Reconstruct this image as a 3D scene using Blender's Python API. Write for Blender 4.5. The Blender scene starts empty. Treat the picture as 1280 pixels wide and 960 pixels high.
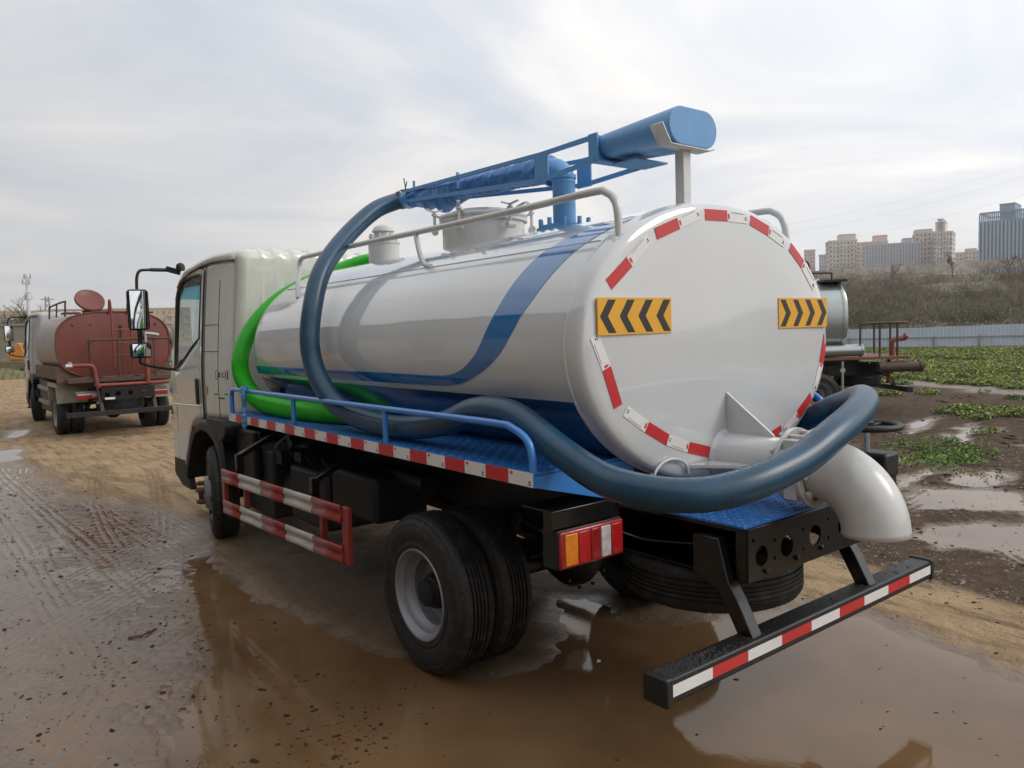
import bpy, bmesh, math, random
import numpy as np
from mathutils import Vector, Matrix
random.seed(7); RNG = np.random.default_rng(7)
SC = bpy.context.scene
COL = SC.collection
PI = math.pi

# ---------------------------------------------------------------- camera
cam_d = bpy.data.cameras.new('camera'); cam = bpy.data.objects.new('camera', cam_d); COL.objects.link(cam)
SC.camera = cam
cam_d.sensor_fit = 'HORIZONTAL'; cam_d.sensor_width = 36.0
cam_d.lens = 36.0 * 962.1 / 1280.0
cam_d.clip_start = 0.05; cam_d.clip_end = 5000
_y, _p, _r = (math.radians(a) for a in (-37.915, -3.972, -1.793))
_f = Vector((math.sin(-_y)*math.cos(_p), math.cos(_y)*math.cos(_p), math.sin(_p)))
_rt = Vector((math.cos(_y), math.sin(_y), 0)); _up = _rt.cross(_f)
_r2 = math.cos(_r)*_rt + math.sin(_r)*_up; _u2 = -math.sin(_r)*_rt + math.cos(_r)*_up
cam.matrix_world = Matrix(((_r2.x, _u2.x, -_f.x, -2.846), (_r2.y, _u2.y, -_f.y, -2.114), (_r2.z, _u2.z, -_f.z, 1.679), (0, 0, 0, 1)))

# ---------------------------------------------------------------- light
SUN_EL, SUN_AZ = math.radians(36), math.radians(136)     # azimuth clockwise from +Y
W = bpy.data.worlds.new('World'); SC.world = W; W.use_nodes = True
wt = W.node_tree; wt.nodes.clear()
def wn(t, **k):
    n = wt.nodes.new(t)
    for a, b in k.items(): setattr(n, a, b)
    return n
out = wn('ShaderNodeOutputWorld'); bg = wn('ShaderNodeBackground')
sky = wn('ShaderNodeTexSky', sky_type='NISHITA', sun_disc=False, sun_elevation=SUN_EL, sun_rotation=SUN_AZ)
sky.air_density = 1.0; sky.dust_density = 3.0
tc = wn('ShaderNodeTexCoord'); sep = wn('ShaderNodeSeparateXYZ')
wt.links.new(tc.outputs['Generated'], sep.inputs[0])
# project the direction on a flat cloud deck so clouds shrink towards the horizon
mx = wn('ShaderNodeMath', operation='MAXIMUM'); mx.inputs[1].default_value = 0.0; wt.links.new(sep.outputs['Z'], mx.inputs[0])
ad = wn('ShaderNodeMath', operation='ADD'); ad.inputs[1].default_value = 0.16; wt.links.new(mx.outputs[0], ad.inputs[0])
dx = wn('ShaderNodeMath', operation='DIVIDE'); dy = wn('ShaderNodeMath', operation='DIVIDE')
wt.links.new(sep.outputs['X'], dx.inputs[0]); wt.links.new(ad.outputs[0], dx.inputs[1])
wt.links.new(sep.outputs['Y'], dy.inputs[0]); wt.links.new(ad.outputs[0], dy.inputs[1])
cb = wn('ShaderNodeCombineXYZ'); wt.links.new(dx.outputs[0], cb.inputs[0]); wt.links.new(dy.outputs[0], cb.inputs[1])
mp = wn('ShaderNodeMapping'); mp.inputs['Scale'].default_value = (0.95, 1.1, 1); mp.inputs['Rotation'].default_value = (0, 0, 0.9)
wt.links.new(cb.outputs[0], mp.inputs[0])
n1 = wn('ShaderNodeTexNoise'); n1.inputs['Scale'].default_value = 0.95; n1.inputs['Detail'].default_value = 7; n1.inputs['Roughness'].default_value = 0.52; n1.inputs['Distortion'].default_value = 0.7
wt.links.new(mp.outputs[0], n1.inputs[0])
cr = wn('ShaderNodeValToRGB')
cr.color_ramp.elements[0].position = 0.36; cr.color_ramp.elements[0].color = (6.9, 7.45, 8.25, 1)
cr.color_ramp.elements[1].position = 0.62; cr.color_ramp.elements[1].color = (10.6, 10.3, 9.95, 1)
e = cr.color_ramp.elements.new(0.5); e.color = (8.5, 8.6, 8.85, 1)
wt.links.new(n1.outputs['Fac'], cr.inputs[0])
# thin cloud lit from the sun's side
dp = wn('ShaderNodeVectorMath', operation='DOT_PRODUCT'); wt.links.new(tc.outputs['Generated'], dp.inputs[0])
dp.inputs[1].default_value = (math.sin(SUN_AZ)*math.cos(SUN_EL), math.cos(SUN_AZ)*math.cos(SUN_EL), math.sin(SUN_EL))
mr = wn('ShaderNodeMapRange'); mr.inputs['From Min'].default_value = -0.6; mr.inputs['From Max'].default_value = 1.0
mr.inputs['To Min'].default_value = 0.70; mr.inputs['To Max'].default_value = 1.42
wt.links.new(dp.outputs['Value'], mr.inputs['Value'])
vm = wn('ShaderNodeVectorMath', operation='SCALE'); wt.links.new(cr.outputs[0], vm.inputs[0]); wt.links.new(mr.outputs[0], vm.inputs['Scale'])
# horizon warmth
hz = wn('ShaderNodeMapRange'); hz.inputs['From Min'].default_value = 0.0; hz.inputs['From Max'].default_value = 0.35
hz.inputs['To Min'].default_value = 0.55; hz.inputs['To Max'].default_value = 0.0
wt.links.new(sep.outputs['Z'], hz.inputs['Value'])
mh = wn('ShaderNodeMix', data_type='RGBA'); mh.inputs[7].default_value = (7.5, 7.2, 6.9, 1)
vh = wn('ShaderNodeVectorMath', operation='SCALE'); vh.inputs[0].default_value = (7.9, 7.65, 7.5); wt.links.new(mr.outputs[0], vh.inputs['Scale'])
wt.links.new(hz.outputs[0], mh.inputs[0]); wt.links.new(vm.outputs[0], mh.inputs[6]); wt.links.new(vh.outputs[0], mh.inputs[7])
ms = wn('ShaderNodeMix', data_type='RGBA'); ms.inputs[0].default_value = 0.9
wt.links.new(sky.outputs[0], ms.inputs[6]); wt.links.new(mh.outputs[2], ms.inputs[7])
wt.links.new(ms.outputs[2], bg.inputs['Color']); bg.inputs['Strength'].default_value = 0.1
wt.links.new(bg.outputs[0], out.inputs[0])
sun_d = bpy.data.lights.new('sun', 'SUN'); sun_d.energy = 1.3; sun_d.angle = math.radians(24); sun_d.color = (1, .95, .88)
sun = bpy.data.objects.new('sun', sun_d); COL.objects.link(sun)
sun.rotation_euler = Vector((math.sin(SUN_AZ)*math.cos(SUN_EL), math.cos(SUN_AZ)*math.cos(SUN_EL), math.sin(SUN_EL))).to_track_quat('Z', 'Y').to_euler()
SC.view_settings.view_transform = 'Standard'; SC.view_settings.look = 'None'
SC.view_settings.exposure = 0.10; SC.view_settings.gamma = 1.0

# ---------------------------------------------------------------- materials
M = {}
def mat(name, col, rough=.5, metal=0., coat=0., spec=.5, var=0., vscale=6., bump=0., bscale=60., rvar=0., dirt=0., dcol=(.12, .085, .055), ior=1.5, trans=0., alpha=1., coord='Object'):
    m = bpy.data.materials.new(name); m.use_nodes = True; nt = m.node_tree; L = nt.links
    b = nt.nodes['Principled BSDF']
    b.inputs['Base Color'].default_value = (*col, 1); b.inputs['Roughness'].default_value = rough; b.inputs['Metallic'].default_value = metal
    b.inputs['Coat Weight'].default_value = coat; b.inputs['Coat Roughness'].default_value = .04
    b.inputs['Specular IOR Level'].default_value = spec; b.inputs['IOR'].default_value = ior
    b.inputs['Transmission Weight'].default_value = trans
    t = nt.nodes.new('ShaderNodeTexCoord')
    def noise(sc, det=4, ro=.55):
        n = nt.nodes.new('ShaderNodeTexNoise'); n.inputs['Scale'].default_value = sc; n.inputs['Detail'].default_value = det; n.inputs['Roughness'].default_value = ro
        L.new(t.outputs[coord], n.inputs['Vector']); return n
    cur = None
    if var:
        n = noise(vscale); r = nt.nodes.new('ShaderNodeMapRange'); r.inputs['From Min'].default_value = .3; r.inputs['From Max'].default_value = .7
        r.inputs['To Min'].default_value = 1-var; r.inputs['To Max'].default_value = 1+var; L.new(n.outputs['Fac'], r.inputs['Value'])
        s = nt.nodes.new('ShaderNodeVectorMath'); s.operation = 'SCALE'; s.inputs[0].default_value = col; L.new(r.outputs[0], s.inputs['Scale']); cur = s.outputs[0]
        if rvar:
            r2 = nt.nodes.new('ShaderNodeMapRange'); r2.inputs['From Min'].default_value = .3; r2.inputs['From Max'].default_value = .7
            r2.inputs['To Min'].default_value = max(0.02, rough-rvar); r2.inputs['To Max'].default_value = rough+rvar
            n3 = noise(vscale*2.3); L.new(n3.outputs['Fac'], r2.inputs['Value']); L.new(r2.outputs[0], b.inputs['Roughness'])
    if dirt:
        n = noise(vscale*1.7+3, 8, .7); r = nt.nodes.new('ShaderNodeMapRange'); r.inputs['From Min'].default_value = .5; r.inputs['From Max'].default_value = .72
        r.inputs['To Min'].default_value = 0; r.inputs['To Max'].default_value = dirt; L.new(n.outputs['Fac'], r.inputs['Value'])
        x = nt.nodes.new('ShaderNodeMix'); x.data_type = 'RGBA'; L.new(r.outputs[0], x.inputs[0]); x.inputs[7].default_value = (*dcol, 1)
        if cur: L.new(cur, x.inputs[6])
        else: x.inputs[6].default_value = (*col, 1)
        cur = x.outputs[2]
    if cur: L.new(cur, b.inputs['Base Color'])
    if bump:
        n = noise(bscale, 5, .6); bp = nt.nodes.new('ShaderNodeBump'); bp.inputs['Strength'].default_value = bump; bp.inputs['Distance'].default_value = .004
        L.new(n.outputs['Fac'], bp.inputs['Height']); L.new(bp.outputs[0], b.inputs['Normal'])
    M[name] = m; return m
mat('tank_paint', (.56, .58, .59), .10, coat=.9, var=.025, vscale=2.0, dirt=.06, dcol=(.46, .44, .40))
mat('pipe_paint', (.54, .55, .54), .32, coat=.25, var=.03, vscale=4, bump=.05, bscale=8, dirt=.4, dcol=(.40, .34, .28))
mat('cab_paint', (.60, .61, .55), .2, coat=.9, var=.02, vscale=3, dirt=.2, dcol=(.33, .28, .22))
mat('grey_cab_paint', (.42, .43, .44), .35, coat=.3, var=.05, vscale=3, dirt=.35, dcol=(.25, .22, .18))
mat('blue_decal', (.005, .135, .37), .10, coat=.9, var=.03, vscale=3)
mat('navy_decal', (.008, .052, .17), .10, coat=.9, var=.03, vscale=3)
mat('boom_blue', (.10, .28, .55), .38, coat=.15, var=.06, vscale=9, dirt=.15, dcol=(.1, .2, .36), bump=.05, bscale=40)
mat('rail_blue', (.035, .20, .58), .28, coat=.5, var=.05, vscale=9)
mat('blue_tarp', (.05, .19, .47), .42, var=.25, vscale=14, bump=.9, bscale=45)
mat('hose_blue', (.006, .050, .100), .36, coat=.08, var=.15, vscale=5, dirt=.25, dcol=(.05, .06, .07))
mat('hose_green', (.022, .46, .010), .38, coat=.1, var=.08, vscale=6)
mat('black_steel', (.004, .004, .004), .45, var=.3, vscale=8, dirt=.35, dcol=(.022, .018, .014), bump=.1, bscale=90)
mat('black_gloss', (.005, .005, .005), .28, coat=.25, var=.2, vscale=8, dirt=.35, dcol=(.03, .026, .022))
mat('black_plastic', (.008, .008, .009), .5, var=.2, vscale=10, dirt=.4, dcol=(.026, .021, .017), bump=.15, bscale=200)
mat('rubber', (.010, .0095, .0095), .6, var=.25, vscale=9, dirt=.85, dcol=(.060, .045, .030), bump=.25, bscale=120)
mat('rubber_clean', (.016, .016, .017), .5, var=.2, vscale=9, dirt=.4, dcol=(.06, .048, .036), bump=.1, bscale=120)
mat('rim_grey', (.24, .25, .27), .42, metal=.35, var=.1, vscale=9, dirt=.5, dcol=(.12, .09, .065))
mat('steel', (.5, .5, .5), .3, metal=.9, var=.1, vscale=30)
mat('rust', (.10, .045, .025), .8, var=.4, vscale=30, bump=.4, bscale=90)
mat('skirt_red', (.27, .028, .022), .38, coat=.3, var=.06, vscale=6, dirt=.3, dcol=(.20, .06, .045))
mat('skirt_white', (.47, .45, .42), .4, coat=.2, var=.05, vscale=6, dirt=.35, dcol=(.33, .28, .24))
mat('tape_red', (.50, .026, .028), .32, var=.04, vscale=30, bump=.12, bscale=150)
mat('tape_white', (.70, .69, .68), .34, var=.04, vscale=20, bump=.12, bscale=150)
mat('tape_ink', (.02, .02, .02), .5)
mat('tape_mark', (.42, .03, .03), .5)
mat('chevron_yellow', (.72, .36, .02), .35, var=.05, vscale=60, bump=.2, bscale=300)
mat('chevron_black', (.018, .018, .018), .4)
mat('lens_red', (.30, .008, .010), .12, coat=.6, bump=.5, bscale=140, var=.2, vscale=30, dirt=.35, dcol=(.12, .06, .045))
mat('lens_red_bright', (.45, .012, .014), .12, coat=.6, bump=.5, bscale=140, var=.15, vscale=40, dirt=.2, dcol=(.2, .06, .045))
mat('lens_amber', (.75, .22, .010), .12, coat=.6, bump=.5, bscale=140, var=.15, vscale=30, dirt=.35, dcol=(.2, .1, .045))
mat('lens_clear', (.55, .52, .52), .15, coat=.6, bump=.5, bscale=140, var=.25, vscale=30, dirt=.3)
mat('teal_print', (.02, .25, .24), .5)
mat('yellow_reflector', (.6, .36, .03), .3)
mat('seat_grey', (.12, .12, .125), .8, var=.2)
mat('mirror_glass', (.75, .77, .79), .04, metal=1.0)
mat('red_tank_paint', (.155, .038, .026), .48, coat=.05, var=.10, vscale=2.5, dirt=.35, dcol=(.13, .05, .038), bump=.05, bscale=6)
mat('red_pipe_paint', (.20, .045, .03), .5, var=.15, vscale=6, dirt=.4, dcol=(.09, .05, .04))
mat('rusty_rail', (.075, .04, .03), .7, var=.3, vscale=20)
mat('steel_shell', (.25, .205, .185), .38, metal=.35, var=.12, vscale=2, dirt=.3, dcol=(.16, .13, .11))
mat('primer_brown', (.13, .085, .055), .7, var=.2, vscale=4, dirt=.6, dcol=(.17, .07, .03))
mat('dull_sheet', (.33, .31, .28), .5, metal=.3, var=.15, vscale=5, dirt=.5, dcol=(.2, .16, .12))
mat('stainless', (.40, .44, .43), .26, metal=.7, var=.06, vscale=2)
mat('platform_red', (.16, .06, .045), .7, var=.25, vscale=6, dirt=.5, dcol=(.12, .10, .09))
mat('concrete', (.42, .40, .36), .9, var=.2, vscale=2)
mat('hub_black', (.008, .008, .008), .6)

def glass(name, tint, rough=0.0, amt=.35):
    m = bpy.data.materials.new(name); m.use_nodes = True; nt = m.node_tree; nt.nodes.remove(nt.nodes['Principled BSDF'])
    o = nt.nodes['Material Output']; t = nt.nodes.new('ShaderNodeBsdfTransparent'); t.inputs[0].default_value = (*tint, 1)
    g = nt.nodes.new('ShaderNodeBsdfGlossy'); g.inputs['Roughness'].default_value = rough; g.inputs[0].default_value = (.9, .9, .9, 1)
    f = nt.nodes.new('ShaderNodeFresnel'); f.inputs[0].default_value = 1.45
    x = nt.nodes.new('ShaderNodeMixShader'); nt.links.new(f.outputs[0], x.inputs[0]); nt.links.new(t.outputs[0], x.inputs[1]); nt.links.new(g.outputs[0], x.inputs[2])
    nt.links.new(x.outputs[0], o.inputs[0]); M[name] = m
glass('glass', (.72, .78, .76)); glass('glass_blue', (.10, .42, .52))

# rolled sheet of the tank: long shallow waves that streak the reflections
for mn in ('tank_paint', 'blue_decal', 'navy_decal'):
    nt = M[mn].node_tree; t = nt.nodes.new('ShaderNodeTexCoord'); mp_ = nt.nodes.new('ShaderNodeMapping'); mp_.inputs['Scale'].default_value = (9, .55, 9)
    nn = nt.nodes.new('ShaderNodeTexNoise'); nn.inputs['Scale'].default_value = 1.0; nn.inputs['Detail'].default_value = 3; bb = nt.nodes.new('ShaderNodeBump'); bb.inputs['Distance'].default_value = .006
    gn = nt.nodes.new('ShaderNodeSeparateXYZ'); nt.links.new(t.outputs['Normal'], gn.inputs[0]); ab = nt.nodes.new('ShaderNodeMath'); ab.operation = 'ABSOLUTE'; nt.links.new(gn.outputs['Y'], ab.inputs[0])
    rr_ = nt.nodes.new('ShaderNodeMapRange'); rr_.inputs['From Min'].default_value = .2; rr_.inputs['From Max'].default_value = .8; rr_.inputs['To Min'].default_value = .5; rr_.inputs['To Max'].default_value = .0; nt.links.new(ab.outputs[0], rr_.inputs['Value']); nt.links.new(rr_.outputs[0], bb.inputs['Strength'])
    nt.links.new(t.outputs['Object'], mp_.inputs[0]); nt.links.new(mp_.outputs[0], nn.inputs['Vector']); nt.links.new(nn.outputs['Fac'], bb.inputs['Height']); nt.links.new(bb.outputs[0], nt.nodes['Principled BSDF'].inputs['Normal']); nt.links.new(bb.outputs[0], nt.nodes['Principled BSDF'].inputs['Coat Normal'])
# blue chequer plate: lozenges as fine relief
def plate_mat():
    m = mat('chequer_blue', (.022, .165, .50), .36, coat=.3, var=.1, vscale=5, dirt=.35, dcol=(.03, .11, .30))
    nt = m.node_tree; L = nt.links; b = nt.nodes['Principled BSDF']; t = nt.nodes.new('ShaderNodeTexCoord')
    hs = []
    for k, (sg, off) in enumerate(((1, 0.), (-1, .5))):
        mpn = nt.nodes.new('ShaderNodeMapping'); mpn.inputs['Scale'].default_value = (33, 33, 1); mpn.inputs['Location'].default_value = (off, off, 0)
        L.new(t.outputs['Object'], mpn.inputs[0])
        fr = nt.nodes.new('ShaderNodeVectorMath'); fr.operation = 'FRACTION'; L.new(mpn.outputs[0], fr.inputs[0])
        sb = nt.nodes.new('ShaderNodeVectorMath'); sb.operation = 'SUBTRACT'; sb.inputs[1].default_value = (.5, .5, 0); L.new(fr.outputs[0], sb.inputs[0])
        m2 = nt.nodes.new('ShaderNodeMapping'); m2.inputs['Rotation'].default_value = (0, 0, sg*PI/4); L.new(sb.outputs[0], m2.inputs[0])
        m3 = nt.nodes.new('ShaderNodeMapping'); m3.inputs['Scale'].default_value = (2.0, 6.5, 0); L.new(m2.outputs[0], m3.inputs[0])
        ln = nt.nodes.new('ShaderNodeVectorMath'); ln.operation = 'LENGTH'; L.new(m3.outputs[0], ln.inputs[0])
        r = nt.nodes.new('ShaderNodeMapRange'); r.inputs['From Min'].default_value = .75; r.inputs['From Max'].default_value = 1.1; r.inputs['To Min'].default_value = 1; r.inputs['To Max'].default_value = 0
        L.new(ln.outputs['Value'], r.inputs['Value']); hs.append(r)
    a = nt.nodes.new('ShaderNodeMath'); a.operation = 'MAXIMUM'; L.new(hs[0].outputs[0], a.inputs[0]); L.new(hs[1].outputs[0], a.inputs[1])
    bp = nt.nodes.new('ShaderNodeBump'); bp.inputs['Strength'].default_value = 1; bp.inputs['Distance'].default_value = .003; L.new(a.outputs[0], bp.inputs['Height']); L.new(bp.outputs[0], b.inputs['Normal'])
plate_mat()

# ---------------------------------------------------------------- mesh helpers
def tag(o, label=None, cat=None, group=None, kind=None):
    if label: o['label'] = label
    if cat: o['category'] = cat
    if group: o['group'] = group
    if kind: o['kind'] = kind
    return o
def empty(name, loc=(0, 0, 0), rz=0, label=None, cat=None, group=None):
    o = bpy.data.objects.new(name, None); COL.objects.link(o); o.location = loc; o.rotation_euler = (0, 0, rz)
    return tag(o, label, cat, group)
def smooth_path(pts, n):
    P = [np.array(p, float) for p in pts]; P = [2*P[0]-P[1]] + P + [2*P[-1]-P[-2]]
    outp = []
    for i in range(1, len(P)-2):
        for k in range(n):
            t = k/n; a, b, c, d = P[i-1:i+3]
            outp.append(.5*((2*b)+(-a+c)*t+(2*a-5*b+4*c-d)*t*t+(-a+3*b-3*c+d)*t**3))
    outp.append(P[-2]); return outp
def resample(P, step):
    P = np.array(P); s = np.r_[0, np.cumsum(np.linalg.norm(np.diff(P, axis=0), axis=1))]
    n = max(2, int(s[-1]/step)+1); q = np.linspace(0, s[-1], n)
    return [np.array([np.interp(v, s, P[:, k]) for k in range(3)]) for v in q]
class MB:
    def __init__(s): s.v = []; s.f = []; s.m = []
    def add(s, vs, fs, m=0):
        b = len(s.v); s.v += [tuple(map(float, v)) for v in vs]; s.f += [tuple(b+i for i in f) for f in fs]; s.m += [m]*len(fs); return s
    def box(s, x0, x1, y0, y1, z0, z1, m=0, R=None, piv=None):
        vs = [(x, y, z) for x in (x0, x1) for y in (y0, y1) for z in (z0, z1)]
        if R is not None:
            p = Vector(piv if piv else ((x0+x1)/2, (y0+y1)/2, (z0+z1)/2)); vs = [tuple(R @ (Vector(v)-p) + p) for v in vs]
        return s.add(vs, [(0, 1, 3, 2), (4, 6, 7, 5), (0, 4, 5, 1), (2, 3, 7, 6), (0, 2, 6, 4), (1, 5, 7, 3)], m)
    def bar(s, a, b, w, h, m=0, up=(0, 0, 1)):
        a = Vector(a); b = Vector(b); d = (b-a).normalized(); u = Vector(up); r = d.cross(u).normalized(); u = r.cross(d)
        vs = [p + r*(w/2*i) + u*(h/2*j) for p in (a, b) for i, j in ((-1, -1), (1, -1), (1, 1), (-1, 1))]
        return s.add(vs, [(0, 3, 2, 1), (4, 5, 6, 7), (0, 1, 5, 4), (1, 2, 6, 5), (2, 3, 7, 6), (3, 0, 4, 7)], m)
    def tube(s, pts, r, n=12, m=0, caps=True, rf=None):
        P = [Vector(p) for p in pts]; N = len(P); T = []
        for i in range(N):
            T.append((P[min(i+1, N-1)]-P[max(i-1, 0)]).normalized())
        u = T[0].orthogonal().normalized(); vs = []
        for i in range(N):
            u = (u - T[i]*u.dot(T[i])).normalized(); w = T[i].cross(u)
            rr = rf(i) if rf else (r[i] if hasattr(r, '__len__') else r)
            for k in range(n):
                a = 2*PI*k/n; vs.append(P[i] + (u*math.cos(a)+w*math.sin(a))*rr)
        fs = [(i*n+k, i*n+(k+1) % n, (i+1)*n+(k+1) % n, (i+1)*n+k) for i in range(N-1) for k in range(n)]
        if caps: fs += [tuple(range(n-1, -1, -1)), tuple((N-1)*n+k for k in range(n))]
        return s.add(vs, fs, m)
    def lathe(s, prof, o, ax=(1, 0, 0), n=32, m=0, close=False):
        # prof: (distance along axis, radius)
        ax = Vector(ax).normalized(); u = ax.orthogonal().normalized(); w = ax.cross(u); o = Vector(o); vs = []; N = len(prof)
        for (a, r) in prof:
            for k in range(n):
                t = 2*PI*k/n; vs.append(o + ax*a + (u*math.cos(t)+w*math.sin(t))*max(r, 1e-4))
        fs = [(i*n+k, i*n+(k+1) % n, ((i+1) % N)*n+(k+1) % n, ((i+1) % N)*n+k) for i in range(N if close else N-1) for k in range(n)]
        return s.add(vs, fs, m)
    def disc(s, o, ax, r, h, n=16, m=0):
        return s.lathe([(-h/2, 0), (-h/2, r), (h/2, r), (h/2, 0)], o, ax, n, m)
    def prism(s, poly, a0, a1, ax='x', m=0):
        # poly in the two other axes, extruded along ax
        def P(p, a): return {'x': (a, p[0], p[1]), 'y': (p[0], a, p[1]), 'z': (p[0], p[1], a)}[ax]
        n = len(poly); vs = [P(p, a0) for p in poly] + [P(p, a1) for p in poly]
        fs = [tuple(range(n-1, -1, -1)), tuple(range(n, 2*n))] + [(i, (i+1) % n, n+(i+1) % n, n+i) for i in range(n)]
        return s.add(vs, fs, m)
    def grid(s, rows, m=0, closed=False):
        n = len(rows[0]); vs = [p for r in rows for p in r]
        fs = [(i*n+k, i*n+(k+1) % n, (i+1)*n+(k+1) % n, (i+1)*n+k) for i in range(len(rows)-1) for k in range(n if closed else n-1)]
        return s.add(vs, fs, m)
    def holed(s, outer, holes, a, ax='y', m=0):
        bm = bmesh.new(); es = []
        for lp in [outer]+holes:
            vv = [bm.verts.new((p[0], p[1], 0)) for p in lp]
            es += [bm.edges.new((vv[i], vv[(i+1) % len(vv)])) for i in range(len(vv))]
        bmesh.ops.triangle_fill(bm, use_beauty=True, edges=es, normal=(0, 0, 1))
        bm.verts.index_update()
        def P(p): return {'x': (a, p[0], p[1]), 'y': (p[0], a, p[1]), 'z': (p[0], p[1], a)}[ax]
        s.add([P(v.co) for v in bm.verts], [[v.index for v in f.verts] for f in bm.faces], m); bm.free(); return s
    def components(s, mode):
        par = list(range(len(s.v)))
        def find(a):
            while par[a] != a: par[a] = par[par[a]]; a = par[a]
            return a
        for f in s.f:
            r = find(f[0])
            for i in f[1:]: par[find(i)] = r
        key = {}
        if mode == 'side':
            for i in range(len(s.v)): key[find(i)] = s.v[find(i)][0] > 0
        G = {}
        for f, m_ in zip(s.f, s.m):
            r = find(f[0]); G.setdefault(key.get(r, r) if mode == 'side' else r, []).append((f, m_))
        outp = []
        for fs in G.values():
            g = MB(); idx = {}
            for f, m_ in fs:
                for i in f:
                    if i not in idx: idx[i] = len(g.v); g.v.append(s.v[i])
                g.f.append(tuple(idx[i] for i in f)); g.m.append(m_)
            outp.append(g)
        return outp
    def build(s, name, mats, parent=None, ang=35, bevel=0, solid=0, fix=True, split=None, **tg):
        if split:
            groups = s.components(split); o = None
            for g in groups:
                o = g.build(name, mats, parent, ang, bevel, solid, fix, None, **tg)
            return o
        me = bpy.data.meshes.new(name); me.from_pydata(s.v, [], s.f)
        if isinstance(mats, str): mats = [mats]
        for q in mats: me.materials.append(M[q])
        me.polygons.foreach_set('material_index', s.m)
        if fix:
            bm = bmesh.new(); bm.from_mesh(me); bmesh.ops.remove_doubles(bm, verts=bm.verts, dist=1e-5); bmesh.ops.recalc_face_normals(bm, faces=bm.faces); bm.to_mesh(me); bm.free()
        me.update()
        if ang: me.polygons.foreach_set('use_smooth', [True]*len(me.polygons)); me.set_sharp_from_angle(angle=math.radians(ang))
        o = bpy.data.objects.new(name, me); COL.objects.link(o)
        if parent: o.parent = parent
        if solid:
            q = o.modifiers.new('s', 'SOLIDIFY'); q.thickness = solid; q.offset = -1
        if bevel:
            q = o.modifiers.new('b', 'BEVEL'); q.width = bevel; q.segments = 2; q.limit_method = 'ANGLE'; q.angle_limit = math.radians(40); q.harden_normals = False
        return tag(o, **tg)
def circ(cx, cy, r, n=20, sy=1): return [(cx+r*math.cos(2*PI*k/n), cy+r*sy*math.sin(2*PI*k/n)) for k in range(n)]
def dup(root, loc, rz, skip=(), label=None, group=None, swap=None, name=None):
    def cp(o, par):
        c = o.copy(); COL.objects.link(c); c.parent = par
        if swap and c.data and any(ms.material and ms.material.name in swap for ms in c.material_slots):
            c.data = c.data.copy()
            for i, q in enumerate(c.data.materials):
                if q.name in swap: c.data.materials[i] = M[swap[q.name]]
        for ch in list(o.children):
            if ch.name.split('.')[0] not in skip: cp(ch, c)
        return c
    r = root.copy(); COL.objects.link(r); r.location = loc; r.rotation_euler = (0, 0, rz)
    if label: r['label'] = label
    if group: r['group'] = group
    if name: r.name = name
    for ch in list(root.children):
        if ch.name.split('.')[0] not in skip: cp(ch, r)
    return r
# ================================================================ MAIN TANK TRUCK
truck = empty('vacuum_tank_truck', (0, 0, 0), 0, 'large white vacuum tank truck with blue swoosh stripe and blue boom in the foreground puddle', 'truck')
# ---- wheels (axle along x, outer face at local x=0, body towards +x)
TR, TW = .394, .205
def tyre_mb(w=TW, spare=False):
    mb = MB(); R = TR
    prof = [(.018, .222), (.004, .232), (.0, .25), (.004, .262), (-.006, .30), (-.004, .335), (.001, .343), (.0, .350), (.008, .362), (.018, .378), (.026, .386), (.036, R-.002)]
    gx = [.062, .084, .1025, .121, .143]
    for g in gx: prof += [(g-.006, R), (g-.004, R-.011), (g+.004, R-.011), (g+.006, R)]
    prof += [(w-a, r) for a, r in prof[11::-1]]
    mb.lathe(prof, (0, 0, 0), (1, 0, 0), 72); return mb
def tread_mb():
    # shoulder lugs: small blocks standing on both shoulders
    mb = MB()
    for k in range(64):
        a = 2*PI*k/64
        R = Matrix.Rotation(a, 3, 'X')
        for x0, x1 in ((.014, .050), (TW-.050, TW-.014)):
            vs = [R @ Vector((x, y, z)) for x in (x0, x1) for y in (-.0125, .0125) for z in (TR-.028 if (x == x0) == (x0 < .1) else TR-.004, (TR-.016 if (x == x0) == (x0 < .1) else TR+.0015))]
            mb.add(vs, [(0, 1, 3, 2), (4, 6, 7, 5), (0, 4, 5, 1), (2, 3, 7, 6), (0, 2, 6, 4), (1, 5, 7, 3)])
    return mb
def rim_deep_mb():
    mb = MB()
    mb.lathe([(.014, .232), (.0, .226), (.001, .218), (.012, .213), (.026, .205), (.034, .196), (.060, .192), (.075, .180), (.085, .170), (.130, .166), (.140, .160), (.145, .150)], (0, 0, 0), (1, 0, 0), 48)
    mb.lathe([(.145, .152), (.142, .145), (.146, .118), (.150, .09), (.150, .0)], (0, 0, 0), (1, 0, 0), 48)
    for k in range(6):
        a = 2*PI*k/6+.3; mb.disc((.13, .115*math.cos(a), .115*math.sin(a)), (1, 0, 0), .016, .045, 6)
    return mb
def rim_front_mb():
    mb = MB()
    mb.lathe([(.020, .232), (.0, .226), (.002, .216), (.020, .210), (.040, .204), (.045, .190), (.020, .165), (-.035, .125), (-.042, .112), (-.042, .0)], (0, 0, 0), (1, 0, 0), 48)
    return mb
tyre_d = tyre_mb().build('tyre', 'rubber', None, 30); tread_d = tread_mb().build('tread_lugs', 'rubber', None, 0, kind='stuff')
rimr_d = rim_deep_mb().build('rim', 'rim_grey', None, 30); rimf_d = rim_front_mb().build('rim', 'rim_grey', None, 30)
nut = MB()
for k in range(5):
    a = 2*PI*k/5+.2; p = (-.062, .085*math.cos(a), .085*math.sin(a)); nut.disc(p, (1, 0, 0), .020, .05, 8); nut.disc((p[0]-.03, p[1], p[2]), (1, 0, 0), .012, .03, 8)
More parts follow.
